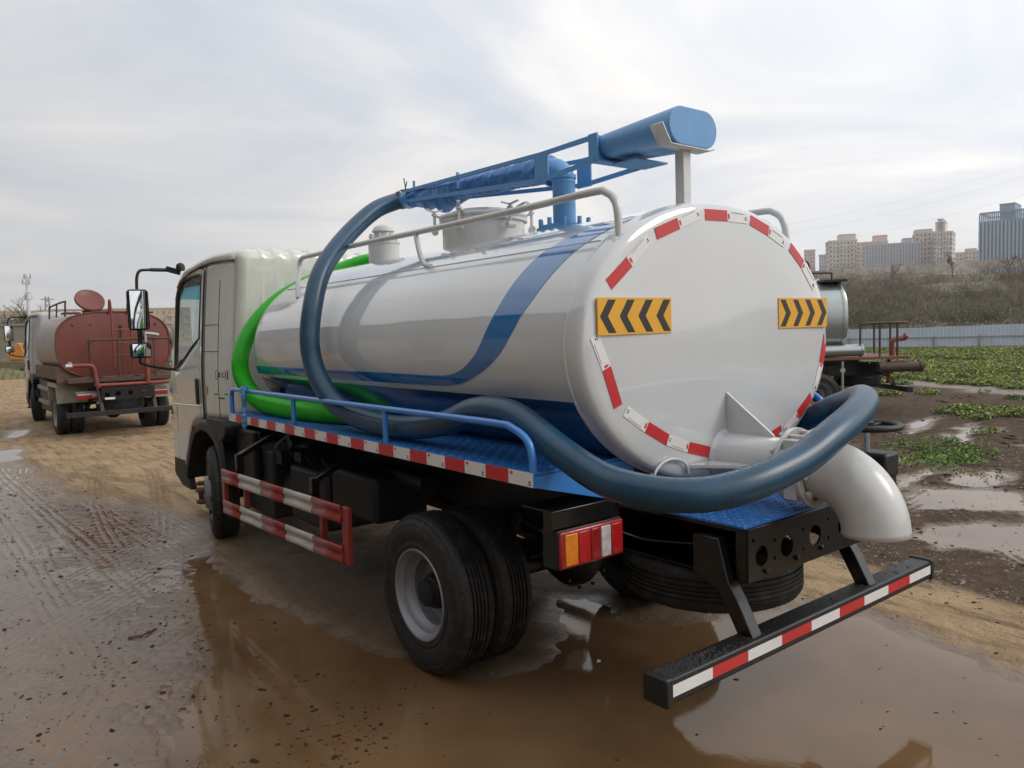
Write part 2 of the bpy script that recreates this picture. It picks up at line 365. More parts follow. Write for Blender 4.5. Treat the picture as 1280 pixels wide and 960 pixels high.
nut.lathe([(-.05, .05), (-.085, .046), (-.09, .03), (-.09, 0)], (0, 0, 0), (1, 0, 0), 20)
nut_d = nut.build('wheel_nuts', 'rust', None, 30, kind='stuff')
hub = MB(); hub.lathe([(.152, .095), (.10, .090), (.07, .078), (.065, .07), (.04, .066), (.035, .05), (.033, 0)], (0, 0, 0), (1, 0, 0), 24)
for k in range(8):
    a = 2*PI*k/8; hub.disc((.055, .055*math.cos(a), .055*math.sin(a)), (1, 0, 0), .009, .04, 6)
hub_d = hub.build('wheel_hub', 'hub_black', None, 30)
slot = MB()
for k in range(5):
    a = 2*PI*k/5+.8; slot.disc((.006, .158*math.cos(a), .158*math.sin(a)), Vector((1, .0, .0)), .024, .03, 14)
slot_d = slot.build('vent_hole', 'hub_black', None, 30, kind='stuff')
def use(tmpl, parent, loc=(0, 0, 0), rot=(0, 0, 0)):
    o = tmpl.copy(); COL.objects.link(o); o.parent = parent; o.location = loc; o.rotation_euler = rot; return o
def wheel(loc, side, front=False):
    rz = (0 if side < 0 else PI) + (math.radians(-13) if front else 0)
    w = empty('wheel', loc, rz); w.parent = truck
    use(tyre_d, w); use(tread_d, w)
    if front:
        use(rimf_d, w); use(nut_d, w); use(slot_d, w)
    else:
        use(rimr_d, w); use(hub_d, w)
    return w
wheel((-.958, 1.118, TR), -1); wheel((.958, 1.118, TR), 1)
for sx in (-1, 1):   # inner wheels of the rear pairs
    w = empty('inner_wheel', (sx*.728, 1.118, TR), 0 if sx < 0 else PI); w.parent = truck; use(tyre_d, w); use(tread_d, w); use(rimr_d, w)
wheel((-.93, 4.545, TR), -1, True); wheel((.93, 4.545, TR), 1, True)
sp = empty('spare_wheel', (-.05, .05, .70), 0); sp.parent = truck; sp.rotation_euler = (0, PI/2, 0)
use(tyre_d, sp); use(tread_d, sp); use(rimr_d, sp)
for o in (tyre_d, tread_d, rimr_d, rimf_d, nut_d, hub_d, slot_d): bpy.data.objects.remove(o)

# ---- chassis
fr = MB()
for s in (-1, 1):
    fr.box(s*.42-.035 if s > 0 else -.42, s*.42 if s > 0 else -.385, -.36, 5.2, .70, .895)
    fr.box(.30*s-.03, .30*s+.03, .15, 3.6, .90, 1.075)           # subframe
for yy in (.35, 1.7, 2.6, 3.6, 4.6): fr.box(-.385, .385, yy, yy+.06, .74, .86)
fr.build('chassis_rail', 'black_steel', truck, 30, .006, split='loose')
ax = MB()
ax.tube([(-.72, 1.118, .394), (-.3, 1.118, .40), (.3, 1.118, .40), (.72, 1.118, .394)], .055, 14)
ax.lathe([(-.17, 0), (-.15, .08), (-.08, .15), (.0, .165), (.08, .15), (.13, .08), (.15, 0)], (.0, 1.03, .42), (0, 1, 0), 24)
ax.lathe([(0, .17), (.03, .17), (.03, .15)], (0, 1.0, .42), (0, 1, 0), 24)
for k in range(10):
    a = 2*PI*k/10; ax.disc((.16*math.cos(a), .93, .42+.16*math.sin(a)), (0, 1, 0), .010, .02, 6)
ax.tube([(0, 1.2, .44), (0, 2.6, .62), (0, 3.6, .68)], .04, 12)
ax.build('rear_axle', 'black_steel', truck, 40)
sp_ = MB()
for s in (-1, 1):
    for k in range(6):
        L = .62-.07*k
        P = [(s*.42, 1.118+L*t, .50+.014*(6-k)+.13*(t*L)**2/.4) for t in (-1, -.6, -.2, .2, .6, 1)]
        for a, b in zip(P[:-1], P[1:]): sp_.bar(a, b, .06, .012)
    sp_.bar((s*.42, 1.118, .42), (s*.42, 1.118, .64), .08, .1, up=(0, 1, 0))
    sp_.tube([(s*.55, .8, .8), (s*.55, 1.0, .45)], .025)
sp_.build('leaf_spring', 'black_steel', truck, 30, split='side')
fa = MB(); fa.tube([(-.8, 4.545, .38), (-.5, 4.545, .33), (.5, 4.545, .33), (.8, 4.545, .38)], .045); fa.box(-.45, .45, 4.3, 5.2, .5, .68); fa.build('front_axle', 'black_steel', truck)
# rear cross beam with round holes
hb = MB()
holes = [circ(x, z, r, 20) for x, z, r in ((-.335, .79, .040), (-.165, .795, .043), (.04, .80, .043), (.25, .80, .032))]
for k, (x, z) in enumerate(((-.25, .835), (-.25, .765), (-.05, .84), (-.05, .76), (.14, .85), (.14, .77), (.34, .86), (.34, .76), (-.39, .86))): holes.append(circ(x, z, .008, 8))
hb.holed([(-.42, .70), (.44, .70), (.44, .893), (-.42, .905)], holes, -.41)
b = hb.build('rear_beam', 'black_gloss', truck, 0, solid=.008)
hb = MB(); hb.box(-.42, .44, -.408, -.35, .897, .905); hb.box(-.42, -.414, -.408, .26, .70, .903); hb.box(-.42, .44, -.40, -.36, .70, .706)
for x, z in ((-.31, .725), (-.10, .735), (.08, .74), (.31, .745)): hb.disc((x, -.416, z), (0, 1, 0), .011, .012, 8)
hb.build('beam_flange', 'black_gloss', truck, 30, .002)
# rear underrun bumper
bp = MB(); bp.box(-.961, .961, -.474, -.380, .426, .513); b = bp.build('rear_bumper', 'black_plastic', truck, 30, .008)
cap = MB(); cap.box(-.972, -.935, -.480, -.372, .419, .520); cap.build('end_cap', 'black_plastic', b, 30, .008)
cap = MB(); cap.box(.938, .972, -.480, -.372, .419, .520); cap.build('end_cap', 'black_plastic', b, 30, .008)
xs = [-.939, -.727, -.521, -.307, -.101, .11, .313, .523, .726, .937]
for i in range(9):
    t = MB(); t.box(xs[i], xs[i+1], -.4762, -.4742, .452, .492); t.build('reflective_tape', 'tape_white' if i % 2 == 0 else 'tape_red', b)
for s in (-1, 1):
    a = MB(); x = -.43 if s < 0 else .43
    a.prism([(-.30, .86), (-.18, .86), (-.18, .70), (-.30, .66), (-.385, .51), (-.43, .43), (-.46, .50), (-.385, .64), (-.345, .70)], x-.03, x+.03, 'x')
    a.build('bumper_arm', 'black_gloss', truck, 30, .004)
# side boxes, air tanks, battery behind the guard
for s in (-1, 1):
    q = MB(); q.box(*sorted((s*.44, s*.82)), 2.45, 3.05, .42, .80); q.box(*sorted((s*.44, s*.80)), 1.83, 2.42, .58, .86)
    q.build('fuel_tank' if s > 0 else 'battery_box', 'black_plastic', truck, 30, .03, split='loose')
q = MB(); q.tube([(-.62, 3.15, .58), (-.62, 3.75, .58)], .13, 20); q.tube([(-.60, 1.55, .83), (-.60, 1.95, .83)], .06, 16)
q.build('air_tank', 'black_steel', truck, 40, split='loose')
q = MB()
for k in range(7):
    y0 = 2.2+.28*k; q.tube(smooth_path([(-.5, y0, .86), (-.66, y0+.1, .80-.02*(k % 3)), (-.72, y0+.22, .86), (-.5, y0+.5, .90)], 6), .012, 8)
q.tube(smooth_path([(-.5, 3.9, .9), (-.62, 3.5, .84), (-.7, 3.2, .70), (-.66, 2.9, .84)], 8), .02, 8); q.box(-.78, -.62, 3.28, 3.42, .76, .86); q.box(-.74, -.60, 3.02, 3.14, .80, .87)
q.build('air_hoses', 'black_plastic', truck, 40, kind='stuff')
q = MB(); q.box(-.80, -.45, 3.40, 3.98, .34, .84); q.box(-.86, -.80, 3.62, 4.02, .60, .98); q.build('inner_fender_box', 'black_plastic', truck, 30, .02, split='loose')
q = MB(); q.box(-.5, .5, 3.7, 4.3, .45, .75); q.box(-.25, .25, 1.9, 3.5, .55, .7); q.tube([(.3, 1.5, .45), (.3, 3.5, .45)], .07, 14); q.build('gearbox', 'black_steel', truck, 30, .02, split='loose')
# ---- side guards
gd = None
for s in (-1, 1):
    g = empty('side_guard', (0, 0, 0)); g.parent = truck
    X = -1.09 if s < 0 else 1.05
    q = MB(); q.box(X, X+.03, 3.625, 3.685, .405, .722); q.box(X, X+.03, 1.592, 1.662, .462, .772)
    q.box(X+.02, X+.055, 3.24, 3.275, .49, .72); q.box(X+.02, X+.055, 1.96, 2.0, .52, .75); q.build('guard_post', 'skirt_red', g, 30, .005, split='loose')
    ys = [3.63, 3.26, 2.838, 2.43, 2.02, 1.655]
    def zz(y, top): 
        t = (3.68-y)/2.09; return (.640+.050*t) if top else (.408+.060*t)
    for top in (True, False):
        for i in range(5):
            q = MB(); a, c = ys[i], ys[i+1]; h = .083
            prof = [(0, .0), (-.006, .004), (-.006, .018), (.004, .026), (.004, h-.026), (-.006, h-.018), (-.006, h-.004), (0, h)]
            vs = [(X+dx_, yy, zz(yy, top)+dz_) for yy in (a, c) for dx_, dz_ in prof]; n = len(prof)
            q.add(vs, [(k, k+1, n+k+1, n+k) for k in range(n-1)]); q.build('guard_rail', 'skirt_white' if i % 2 else 'skirt_red', g, 30, solid=.012, fix=False)
    for y0 in (3.40, 2.10):
        q = MB(); q.bar((s*1.045, y0, .66), (s*1.045, y0, .86), .05, .035, up=(0, 1, 0)); q.bar((s*1.045, y0, .845), (s*.72, y0+.02, .99), .05, .035); q.build('guard_bracket', 'black_gloss', g, 30, .004)
# ---- rear lamps
for s in (-1, 1):
    L = empty('tail_lamp', (0, 0, 0)); L.parent = truck
    x0, x1 = (-.937, -.592) if s < 0 else (.592, .937)
    y0 = .10; z0, z1 = .752, .900
    q = MB(); q.box(x0-.004, x1+.004, y0-.018, y0+.07, z0-.004, z1+.004); q.build('lamp_housing', 'black_plastic', L, 30, .006)
    q = MB(); q.box(x0+.0, x1-.0, y0-.034, y0-.016, z0, z1); q.build('lamp_rim', 'lens_red', L, 30, .008)
    o_ = x0 if s < 0 else x1; d = 1 if s < 0 else -1
    for a, c, mm in ((.022, .088, 'lens_amber'), (.093, .155, 'lens_red_bright'), (.160, .210, 'lens_red'), (.215, .268, 'lens_clear'), (.275, .335, 'lens_red_bright')):
        q = MB(); q.box(*sorted((o_+d*a, o_+d*c)), y0-.039, y0-.030, z0+.012, z1-.012); q.build('lens', mm, L, 30, .003)
    q = MB(); q.box(x0-.03, x1-.03, y0-.02, y0+.03, .912, .985); q.box(x0-.03, x1-.03, y0+.03, y0+.16, .978, .985); q.build('lamp_bracket', 'black_gloss', L, 30, .003)
q = MB(); q.tube(smooth_path([(-.59, .10, .84), (-.50, .02, .80), (-.42, -.20, .81), (-.424, -.34, .83)], 8), .004, 6); q.build('lamp_cable', 'black_gloss', truck)

# ---- cab
cab = empty('cab', (0, 0, 0)); cab.parent = truck
def xsd(z): return .95 if z < 1.35 else .95-.07*((z-1.35)/.9)**1.3
def inset(y): return .23*(1-math.sqrt(max(0., 1-min(1., max(0., (4.49-y)/.54))**2)))
def yfr(z): return float(np.interp(z, [.42, .9, 1.4, 1.8, 2.1, 2.2, 2.26], [5.52, 5.50, 5.46, 5.42, 5.34, 5.29, 5.20]))
def ztop(y): return float(np.interp(y, [3.9, 3.97, 4.0, 4.03, 4.1, 4.3, 4.7, 5.0, 5.2, 5.35, 5.5], [2.22, 2.24, 2.27, 2.295, 2.303, 2.303, 2.291, 2.266, 2.21, 2.11, 1.6]))
def zbot(y):
    pts = [(3.9, 1.04), (4.37, 1.04), (4.61, 1.025), (4.81, .98), (4.90, .92), (4.96, .85), (5.08, .66), (5.16, .56), (5.20, .44), (5.6, .42)]
    return float(np.interp(y, [p[0] for p in pts], [p[1] for p in pts]))
YW0, YW1 = 4.590, 5.345
def wlow(y): return float(np.interp(y, [4.58, 4.70, 4.85, 5.0, 5.15, 5.36], [1.70, 1.655, 1.595, 1.53, 1.47, 1.405]))
def wtop(y): return float(np.interp(y, [4.58, 4.64, 4.9, 5.12, 5.25, 5.33, 5.36], [2.21, 2.235, 2.235, 2.215, 2.18, 2.11, 2.02]))
def fy_end(z): return yfr(z)
def side_grid(mb, s, ya, yb, zf0, zf1, n, k, off=0., m=0):
    rows = []
    for i in range(n+1):
        y = ya+(yb-ya)*i/n; z0, z1 = zf0(y), zf1(y); r = []
        for j in range(k+1):
            z = z0+(z1-z0)*j/k; y2 = min(y, yfr(z)) if y > 5.1 else y
            r.append((s*(xsd(z)-inset(y2)+off), y2, z))
        rows.append(r)
    mb.grid(rows, m)
for s in (-1, 1):
    q = MB()                                        # door skin and pillar around the window
    side_grid(q, s, 4.50, YW0, lambda y: max(zbot(y), 1.03 if y < 4.7 else 0), ztop, 4, 24)
    side_grid(q, s, YW0, YW1, zbot, wlow, 24, 14)
    side_grid(q, s, YW0, YW1, wtop, ztop, 24, 3)
    side_grid(q, s, YW1, 5.52, zbot, lambda y: max(zbot(y), ztop(y)), 8, 24)
    d = q.build('door', 'cab_paint', cab, 40, solid=.02)
    q = MB()
    for i in range(24):
        a = YW0+(YW1-YW0)*i/24; c = YW0+(YW1-YW0)*(i+1)/24
        q.add([(s*(xsd(z)-.012), y, z) for y, z in ((a, wlow(a)), (c, wlow(c)), (c, wtop(c)), (a, wtop(a)))], [(0, 1, 2, 3)])
    q.build('window_glass', 'glass', d, 0)
    q = MB(); lp = [(YW0+(YW1-YW0)*i/24, wlow(YW0+(YW1-YW0)*i/24)) for i in range(25)] + [(YW1-(YW1-YW0)*i/24, wtop(YW1-(YW1-YW0)*i/24)) for i in range(25)]
    lp = [(y, z) for y, z in lp]; lp.append(lp[0])
    cy_, cz_ = 4.95, 1.85
    rows = []
    for y, z in lp:
        k = .022 + (.055 if y > 5.2 else 0)
        dv = Vector((cy_-y, cz_-z)).normalized(); rows.append([(s*(xsd(z)+.004), y-dv.x*.006, z-dv.y*.006), (s*(xsd(z)+.006), y+dv.x*.010, z+dv.y*.010), (s*(xsd(z)-.012), y+dv.x*k, z+dv.y*k)])
    q.grid(rows); q.build('window_gasket', 'black_plastic', d, 40, solid=.006, fix=False)
    q = MB(); q.box(*sorted((s*.950, s*.972)), 4.60, 4.66, 1.14, 1.36)
    q.build('handle', 'black_plastic', d, 30, .012)
    q = MB(); P = [(s*(xsd(z)+.001), 4.497, z) for z in np.linspace(1.03, 2.24, 12)] + [(s*(xsd(2.27)-.002), 4.53, 2.265)] + [(s*(xsd(ztop(y))-.004), y, ztop(y)-.012) for y in np.linspace(4.6, 5.2, 8)]
    q.tube(P, .008, 8); q.build('door_seal', 'black_plastic', d)
    q = MB(); q.tube([(s*.951, 4.50, 1.13), (s*.951, 5.46, 1.10)], .005, 6); q.build('door_crease', 'cab_paint', d)
# pillar panels + rear corner + back wall + roof (one rounded shell)
q = MB()
def prof_rear():
    P = []
    for t in np.linspace(0, 1, 14): P.append((3.955, 1.045+1.255*t, 1, 0))
    for a in np.linspace(0, PI/2, 8)[1:]: P.append((4.025-.07*math.cos(a), 2.30+.072*math.sin(a), math.cos(a), math.sin(a)))
    for y, z in ((4.08, 2.373), (4.15, 2.373), (4.22, 2.373), (4.3, 2.372), (4.4, 2.369), (4.49, 2.365), (4.6, 2.36), (4.9, 2.335), (5.1, 2.30), (5.22, 2.265), (5.30, 2.22)): P.append((y, z, 0, 1))
    return P
PR = prof_rear(); xsamp = np.r_[np.linspace(-1, -.83, 10), np.linspace(-.82, .82, 90), np.linspace(.83, 1, 10)]
rows = []
for xn in xsamp:
    r = []
    for y, z, ny, nz in PR:
        hw = xsd(min(z, 2.2))-inset(max(y, 4.025)); x = xn*hw
        t = max(0, (abs(xn)-.90)/.10); d_ = .07*(1-math.sqrt(max(0, 1-t*t)))
        k = nz; rib = 0.
        if abs(xn) < .80:
            c = math.cos(x*2*PI/.155); rib = .010*max(-1, min(1, c*3.2))*(max(0, nz-.1)/.9)*(1 if y < 4.6 else max(0, (5.0-y)/.4))
            if z < 2.12 and nz == 0: rib = .011*max(0, min(1, 4*math.cos(x*2*PI/.16)-1.5))*min(1, (2.12-z)*10)*(1 if abs(x) > .44 else 0)
        dd = d_ - rib
        r.append((x, y + ny*dd + (0 if nz < 1 else 0), z - nz*dd))
    rows.append(r)
q.grid(rows)
for s in (-1, 1):
    side_grid(q, s, 4.02, 4.492, lambda y: 1.04, lambda y: ztop(y)+.008, 6, 24)
cb_ = q.build('cab_shell', 'cab_paint', cab, 40, solid=.018, fix=False)
for s in (-1, 1):
    q = MB()
    for z0 in (1.80, 1.585): q.tube([(s*(xsd(z0)-inset(yy)), yy, z0) for yy in np.linspace(4.20, 4.49, 6)], .003, 5)
    q.tube([(s*(xsd(zz_)-inset(4.20)), 4.20, zz_) for zz_ in np.linspace(1.05, 2.15, 8)], .003, 5)
    q.build('panel_joint', 'black_plastic', cb_, split='loose')
q = MB(); q.box(-.46, -.10, 3.945, 3.960, 1.90, 2.16); q.box(.10, .46, 3.945, 3.960, 1.90, 2.16); q.build('rear_window', 'black_gloss', cab, 30, .004, split='loose')
q = MB(); q.box(-.48, -.08, 3.950, 3.956, 1.88, 2.20); q.box(.08, .48, 3.950, 3.956, 1.88, 2.20); q.build('rear_window_frame', 'cab_paint', cab, 30, .002, split='loose')
# stickers on the rear corner of the left side
def stick(mb, y0, y1, z0, z1, off, m):
    n_ = Vector((-.93, -.36, 0)).normalized()*off
    P = [(y0, z0), (y1, z0), (y1, z1), (y0, z1)]; mb.add([(-(xsd(z)-inset(y))+n_.x, y+n_.y, z) for y, z in P], [(0, 1, 2, 3)], m)
q = MB(); stick(q, 4.085, 4.235, 1.362, 1.432, .002, 0); stick(q, 4.093, 4.227, 1.367, 1.427, .003, 1)
for z in (1.378, 1.412): stick(q, 4.105, 4.145, z, z+.005, .004, 0)
for y_ in (4.105, 4.140): stick(q, y_, y_+.006, 1.378, 1.415, .004, 0)
for z in (1.382, 1.398, 1.412): stick(q, 4.165, 4.205, z, z+.005, .004, 0)
stick(q, 4.18, 4.188, 1.376, 1.418, .004, 0); stick(q, 4.196, 4.202, 1.376, 1.400, .004, 0)
q.build('warning_sticker', ['tape_ink', 'cab_paint'], cab, 0, fix=False)
q = MB(); stick(q, 4.09, 4.26, 1.236, 1.248, .003, 0); stick(q, 4.13, 4.21, 1.206, 1.216, .003, 1); q.build('name_sticker', ['teal_print', 'tape_ink'], cab, 0, fix=False)
q = MB(); q.box(-.9545, -.951, 4.385, 4.425, 1.235, 1.305); q.build('side_reflector', 'yellow_reflector', cab, 30, .003)
# front
q = MB(); rows = []
for xn in np.linspace(-1, 1, 25):
    r = []
    for z in np.linspace(.42, 1.40, 12): r.append((xn*xsd(z), yfr(z)+.12*(1-xn**4)-.0, z))
    rows.append(r)
q.grid(rows); q.build('front_panel', 'cab_paint', cab, 40, solid=.02)
q = MB(); rows = []
for xn in np.linspace(-.97, .97, 25):
    rows.append([(xn*xsd(z), yfr(z)+.10*(1-xn**4)-.01, z) for z in np.linspace(1.40, 2.06, 10)])
q.grid(rows); ws = q.build('windshield', 'glass', cab, 60)
q = MB(); rows = []
for xn in np.linspace(-.97, .97, 25):
    rows.append([(xn*xsd(z), yfr(z)+.10*(1-xn**4)-.01, z) for z in np.linspace(2.06, 2.23, 4)])
q.grid(rows); q.build('sun_strip', 'glass_blue', ws, 60)
q = MB(); q.box(-.90, .90, 4.0, 5.5, 1.00, 1.06); q.box(-.9, .9, 5.12, 5.46, 1.06, 1.36)
q.build('cab_floor', 'black_plastic', cab, 30, .02, split='loose')
q = MB()
for x in (-.5, .45):
    q = MB(); q.box(x-.24, x+.24, 4.2, 4.7, 1.2, 1.36); q.box(x-.24, x+.24, 4.08, 4.22, 1.3, 1.82); q.box(x-.13, x+.13, 4.09, 4.19, 1.80, 2.02)
    q.build('seat', 'seat_grey', cab, 30, .04)
q = MB(); P = [(-.48+.2*math.cos(a), 4.98+.06*math.sin(a), 1.52+.19*math.sin(a)) for a in np.linspace(0, 2*PI, 25)]; q.tube(P, .014, 8, caps=False); q.tube([(-.48, 4.98, 1.52), (-.48, 5.2, 1.30)], .03); q.bar((-.67, 4.98, 1.52), (-.29, 4.98, 1.52), .03, .02); q.build('steering_wheel', 'black_plastic', cab)
# wheel arch, mudguard, front corner trim
for s in (-1, 1):
    q = MB(); rows = []
    ar = [(5.15, .46), (5.13, .56), (5.06, .68), (4.94, .87), (4.79, .985), (4.58, 1.025), (4.38, 1.03), (4.20, 1.0), (4.08, .90), (4.02, .72), (4.0, .50)]
    inn = [(5.06, .45), (5.05, .54), (4.98, .64), (4.88, .78), (4.76, .88), (4.58, .93), (4.42, .92), (4.26, .86), (4.16, .76), (4.10, .62), (4.06, .50)]
    for (a, c) in zip(ar, inn):
        rows.append([(s*.953, a[0], a[1]), (s*.968, (a[0]+c[0])/2, (a[1]+c[1])/2), (s*.962, c[0], c[1]), (s*.70, c[0], c[1]), (s*.45, c[0], c[1])])
    q.grid(rows); q.build('wheel_arch', 'black_plastic', cab, 40, solid=.012, fix=False)
    q = MB(); q.prism([(5.50, .60), (5.52, .45), (5.30, .36), (5.02, .35), (5.07, .45), (5.14, .50), (5.17, .60)], s*.955 if s < 0 else .90, s*.90 if s < 0 else .955, 'x'); q.build('corner_trim', 'black_plastic', cab, 30, .006)
    q = MB(); q.prism([(4.42, 1.05), (4.0, 1.05), (3.95, 1.0), (3.95, .94), (4.1, .86), (4.3, .93), (4.44, 1.0)], *sorted((s*.80, s*.962)), 'x'); q.build('cab_step', 'black_plastic', cab, 30, .012)
    q = MB(); q.box(*sorted((s*.962, s*.976)), 4.80, 4.86, .90, .945); q.build('marker_lamp', 'lens_amber' if s > 0 else 'lens_red', cab, 30, .005)
# mirrors
for s in (-1, 1):
    mr_ = empty('mirror', (0, 0, 0)); mr_.parent = cab
    y = 5.35
    q = MB(); q.tube(smooth_path([(s*.87, 5.30, 2.30), (s*.97, y, 2.324), (s*1.12, y, 2.322), (s*1.19, y, 2.31), (s*1.216, y, 2.25), (s*1.222, y, 2.15)], 5), .013, 10)
    q.tube([(s*.955, y, 2.324), (s*1.10, y, 2.324)], .017, 10)
    q.bar((s*.86, 5.3, 2.30), (s*.965, y, 2.335), .05, .05); q.build('mirror_arm', 'black_plastic', mr_, 40); q = MB()
    q.tube([(s*1.215, y+.03, 1.80), (s*1.215, y+.03, 1.66)], .020, 10); q.tube([(s*1.215, y+.045, 1.84), (s*1.19, y+.045, 1.70)], .016, 8); q.build('mirror_link', 'black_plastic', mr_, 40); q = MB()
    q.tube(smooth_path([(s*1.225, y+.02, 1.54), (s*1.22, y+.02, 1.49), (s*1.11, y, 1.452), (s*.985, y, 1.425), (s*.94, y, 1.425)], 5), .013, 10)
    q.build('mirror_arm', 'black_plastic', mr_, 40)
    for z0, z1, w_ in ((1.785, 2.150, .178), (1.535, 1.678, .18)):
        xc = s*1.214; q = MB(); q.box(xc-w_/2, xc+w_/2, y-.005, y+.075, z0, z1); q.build('mirror_housing', 'black_plastic', mr_, 30, .03)
        q = MB(); rows = []
        for u in np.linspace(-1, 1, 9):
            rows.append([(xc+u*(w_/2-.016), y-.010+.003*(u*u+v*v)-.004, (z0+z1)/2+v*((z1-z0)/2-.016)) for v in np.linspace(-1, 1, 9)])
        q.grid(rows); q.build('mirror_face', 'mirror_glass', mr_, 60)
q = MB(); q.lathe([(0, .035), (.03, .04), (.055, .034), (.07, .015), (.072, 0)], (-.86, 5.28, 2.315), (0, 0, 1), 16); q.build('antenna_base', 'black_plastic', cab)
q = MB(); q.lathe([(0, .012), (.012, .012), (.016, 0)], (-.80, 4.15, 2.335), (0, 0, 1), 10); q.build('roof_plug', 'black_plastic', cab)

# ---- tank
A_, B_, ZC = .870, .611, 1.601
tk = MB(); rows = []
NT = 96
prof = [(3.55, .0), (3.58, .45), (3.575, .78), (3.55, .92), (3.52, .975), (3.48, .997), (3.42, 1.0)] + [(y, 1.0) for y in (3.0, 2.5, 2.0, 1.5, 1.0, .5, .12)] + [(.100, 1.0), (.096, 1.006), (.088, 1.006), (.084, 1.0), (.038, 1.0), (.014, .991), (.003, .972), (-.002, .93), (-.006, .7), (-.010, .4), (-.012, 0)]
for y, k in prof: rows.append([(A_*max(k, .001)*math.cos(2*PI*i/NT) if k > .9 else A_*max(k, .001)*math.cos(2*PI*i/NT), y, ZC+B_*max(k, .001)*math.sin(2*PI*i/NT)) for i in range(NT)])
tk.grid(rows, closed=True)
tank = tk.build('tank', 'tank_paint', truck, 50)
def surf(y, th, off=.0015):       # th in degrees from the left side, upwards
    t = math.radians(th); n = Vector((-math.cos(t)/A_, 0, math.sin(t)/B_)).normalized()
    return (-A_*math.cos(t)+n.x*off, y, ZC+B_*math.sin(t)+n.z*off)
# lower navy band, both sides
for s in (-1, 1):
    q = MB(); rows = []
    for y in np.linspace(.102, 3.50, 40):
        top = float(np.interp(y, [.0, 3.5], [-20.1, -19.2])); r = [surf(y, t) for t in np.linspace(-89.5, top, 24)]
        rows.append([(p[0] if s < 0 else -p[0], p[1], p[2]) for p in r])
    q.grid(rows); q.build('lower_blue_band', 'navy_decal', tank, 60)
    up = [(3.495, -11.4), (2.9, -11.6), (2.286, -11.75), (1.561, -11.85), (1.08, -12.0), (.952, -11.6), (.86, -10.2), (.772, -7.2), (.663, -.4), (.577, 11.9), (.532, 21.5), (.495, 33.2), (.464, 42.3), (.40, 50.0), (.30, 57), (.17, 64)]
    lo = [(3.54, -16.7), (2.9, -17.), (2.286, -17.1), (1.5, -17.0), (1.069, -16.9), (.897, -16.0), (.762, -13.2), (.612, -7.8), (.492, -1.0), (.415, 7.0), (.383, 11.9), (.325, 20.1), (.274, 30.6), (.235, 40.7), (.18, 50.), (.12, 60)]
    U_ = smooth_path([(a, c, 0) for a, c in up], 6); L_ = smooth_path([(a, c, 0) for a, c in lo], 6)
    def norm(P, n):
        P = np.array(P); d = np.r_[0, np.cumsum(np.hypot(np.diff(P[:, 0])*60, np.diff(P[:, 1])))]; d /= d[-1]; w = np.linspace(0, 1, n); return np.c_[np.interp(w, d, P[:, 0]), np.interp(w, d, P[:, 1])]
    U_, L_ = norm(U_, 120), norm(L_, 120); q = MB(); rows = []
    for (a, c), (e_, g_) in zip(U_, L_):
        r = [surf(min(3.5, a+(e_-a)*t), c+(g_-c)*t, .0018) for t in np.linspace(0, 1, 8)]
        rows.append([(p[0] if s < 0 else -p[0], p[1], p[2]) for p in r])
    q.grid(rows); q.build('blue_swoosh', 'blue_decal', tank, 60)
# end plate tapes
def strip(pa, pb, w, m, y=-.0145, name='reflective_tape', marks=None):
    q = MB(); a = Vector(pa); c = Vector(pb); d = (c-a).normalized(); n = Vector((-d.y, d.x))*w/2
    def yy(p):
        k = math.hypot(p.x/A_, (p.y-ZC)/B_); return float(np.interp(k, [0, .4, .7, .93, .972, .991, 1.0], [-.012, -.010, -.006, -.002, .003, .014, .038]))-.0025
    N = 6; vs = []
    for i in range(N+1):
        p = a+(c-a)*(i/N)
        for u in (p+n, p-n): vs.append((u.x, yy(u), u.y))
    q.add(vs, [(2*i, 2*i+1, 2*i+3, 2*i+2) for i in range(N)], 0)
    if marks:
        L = (c-a).length
        for t0, t1, k0, k1, mm in ((.03, .10, -.2, .2, 1), (.04, .09, -.3, -.25, 1), (.88, .93, -.06, .08, 2), (.84, .97, -.2, -.15, 2), (.2, .8, .33, .36, 1 if False else 2)) if marks == 1 else ():
            vs = []
            for t, kk in ((t0, k0), (t1, k0), (t1, k1), (t0, k1)):
                u = a+(c-a)*t+n*2*kk; vs.append((u.x, yy(u)-.0006, u.y))
            q.add(vs[:], [(0, 1, 2, 3)], mm)
    q.build(name, [m, 'tape_mark', 'tape_ink'], tank, 0, solid=.001, fix=False)
R_, W_ = 'tape_red', 'tape_white'
T = [((-.716, 1.843), (-.600, 1.934), R_), ((-.600, 1.934), (-.483, 2.034), W_), ((-.443, 2.050), (-.301, 2.101), R_), ((-.301, 2.101), (-.162, 2.154), W_),
     ((-.126, 2.149), (.028, 2.153), R_), ((.028, 2.153), (.177, 2.151), W_), ((.199, 2.146), (.341, 2.104), R_), ((.341, 2.104), (.470, 2.055), W_),
     ((.518, 2.04), (.627, 1.958), R_), ((.627, 1.958), (.731, 1.848), W_), ((-.739, 1.522), (-.799, 1.648), W_), ((-.739, 1.522), (-.681, 1.37), R_),
     ((-.520, 1.273), (-.641, 1.350), W_), ((-.520, 1.273), (-.394, 1.206), R_), ((-.263, 1.16), (-.394, 1.206), W_), ((-.263, 1.16), (-.116, 1.12), R_),
     ((.839, 1.605), (.793, 1.462), R_), ((.793, 1.462), (.736, 1.332), W_), ((.698, 1.303), (.575, 1.219), R_), ((.575, 1.219), (.46, 1.153), W_), ((.433, 1.163), (.29, 1.12), R_)]
for a, c, m_ in T: strip(a, c, .048, m_, marks=1 if m_ == W_ else None)
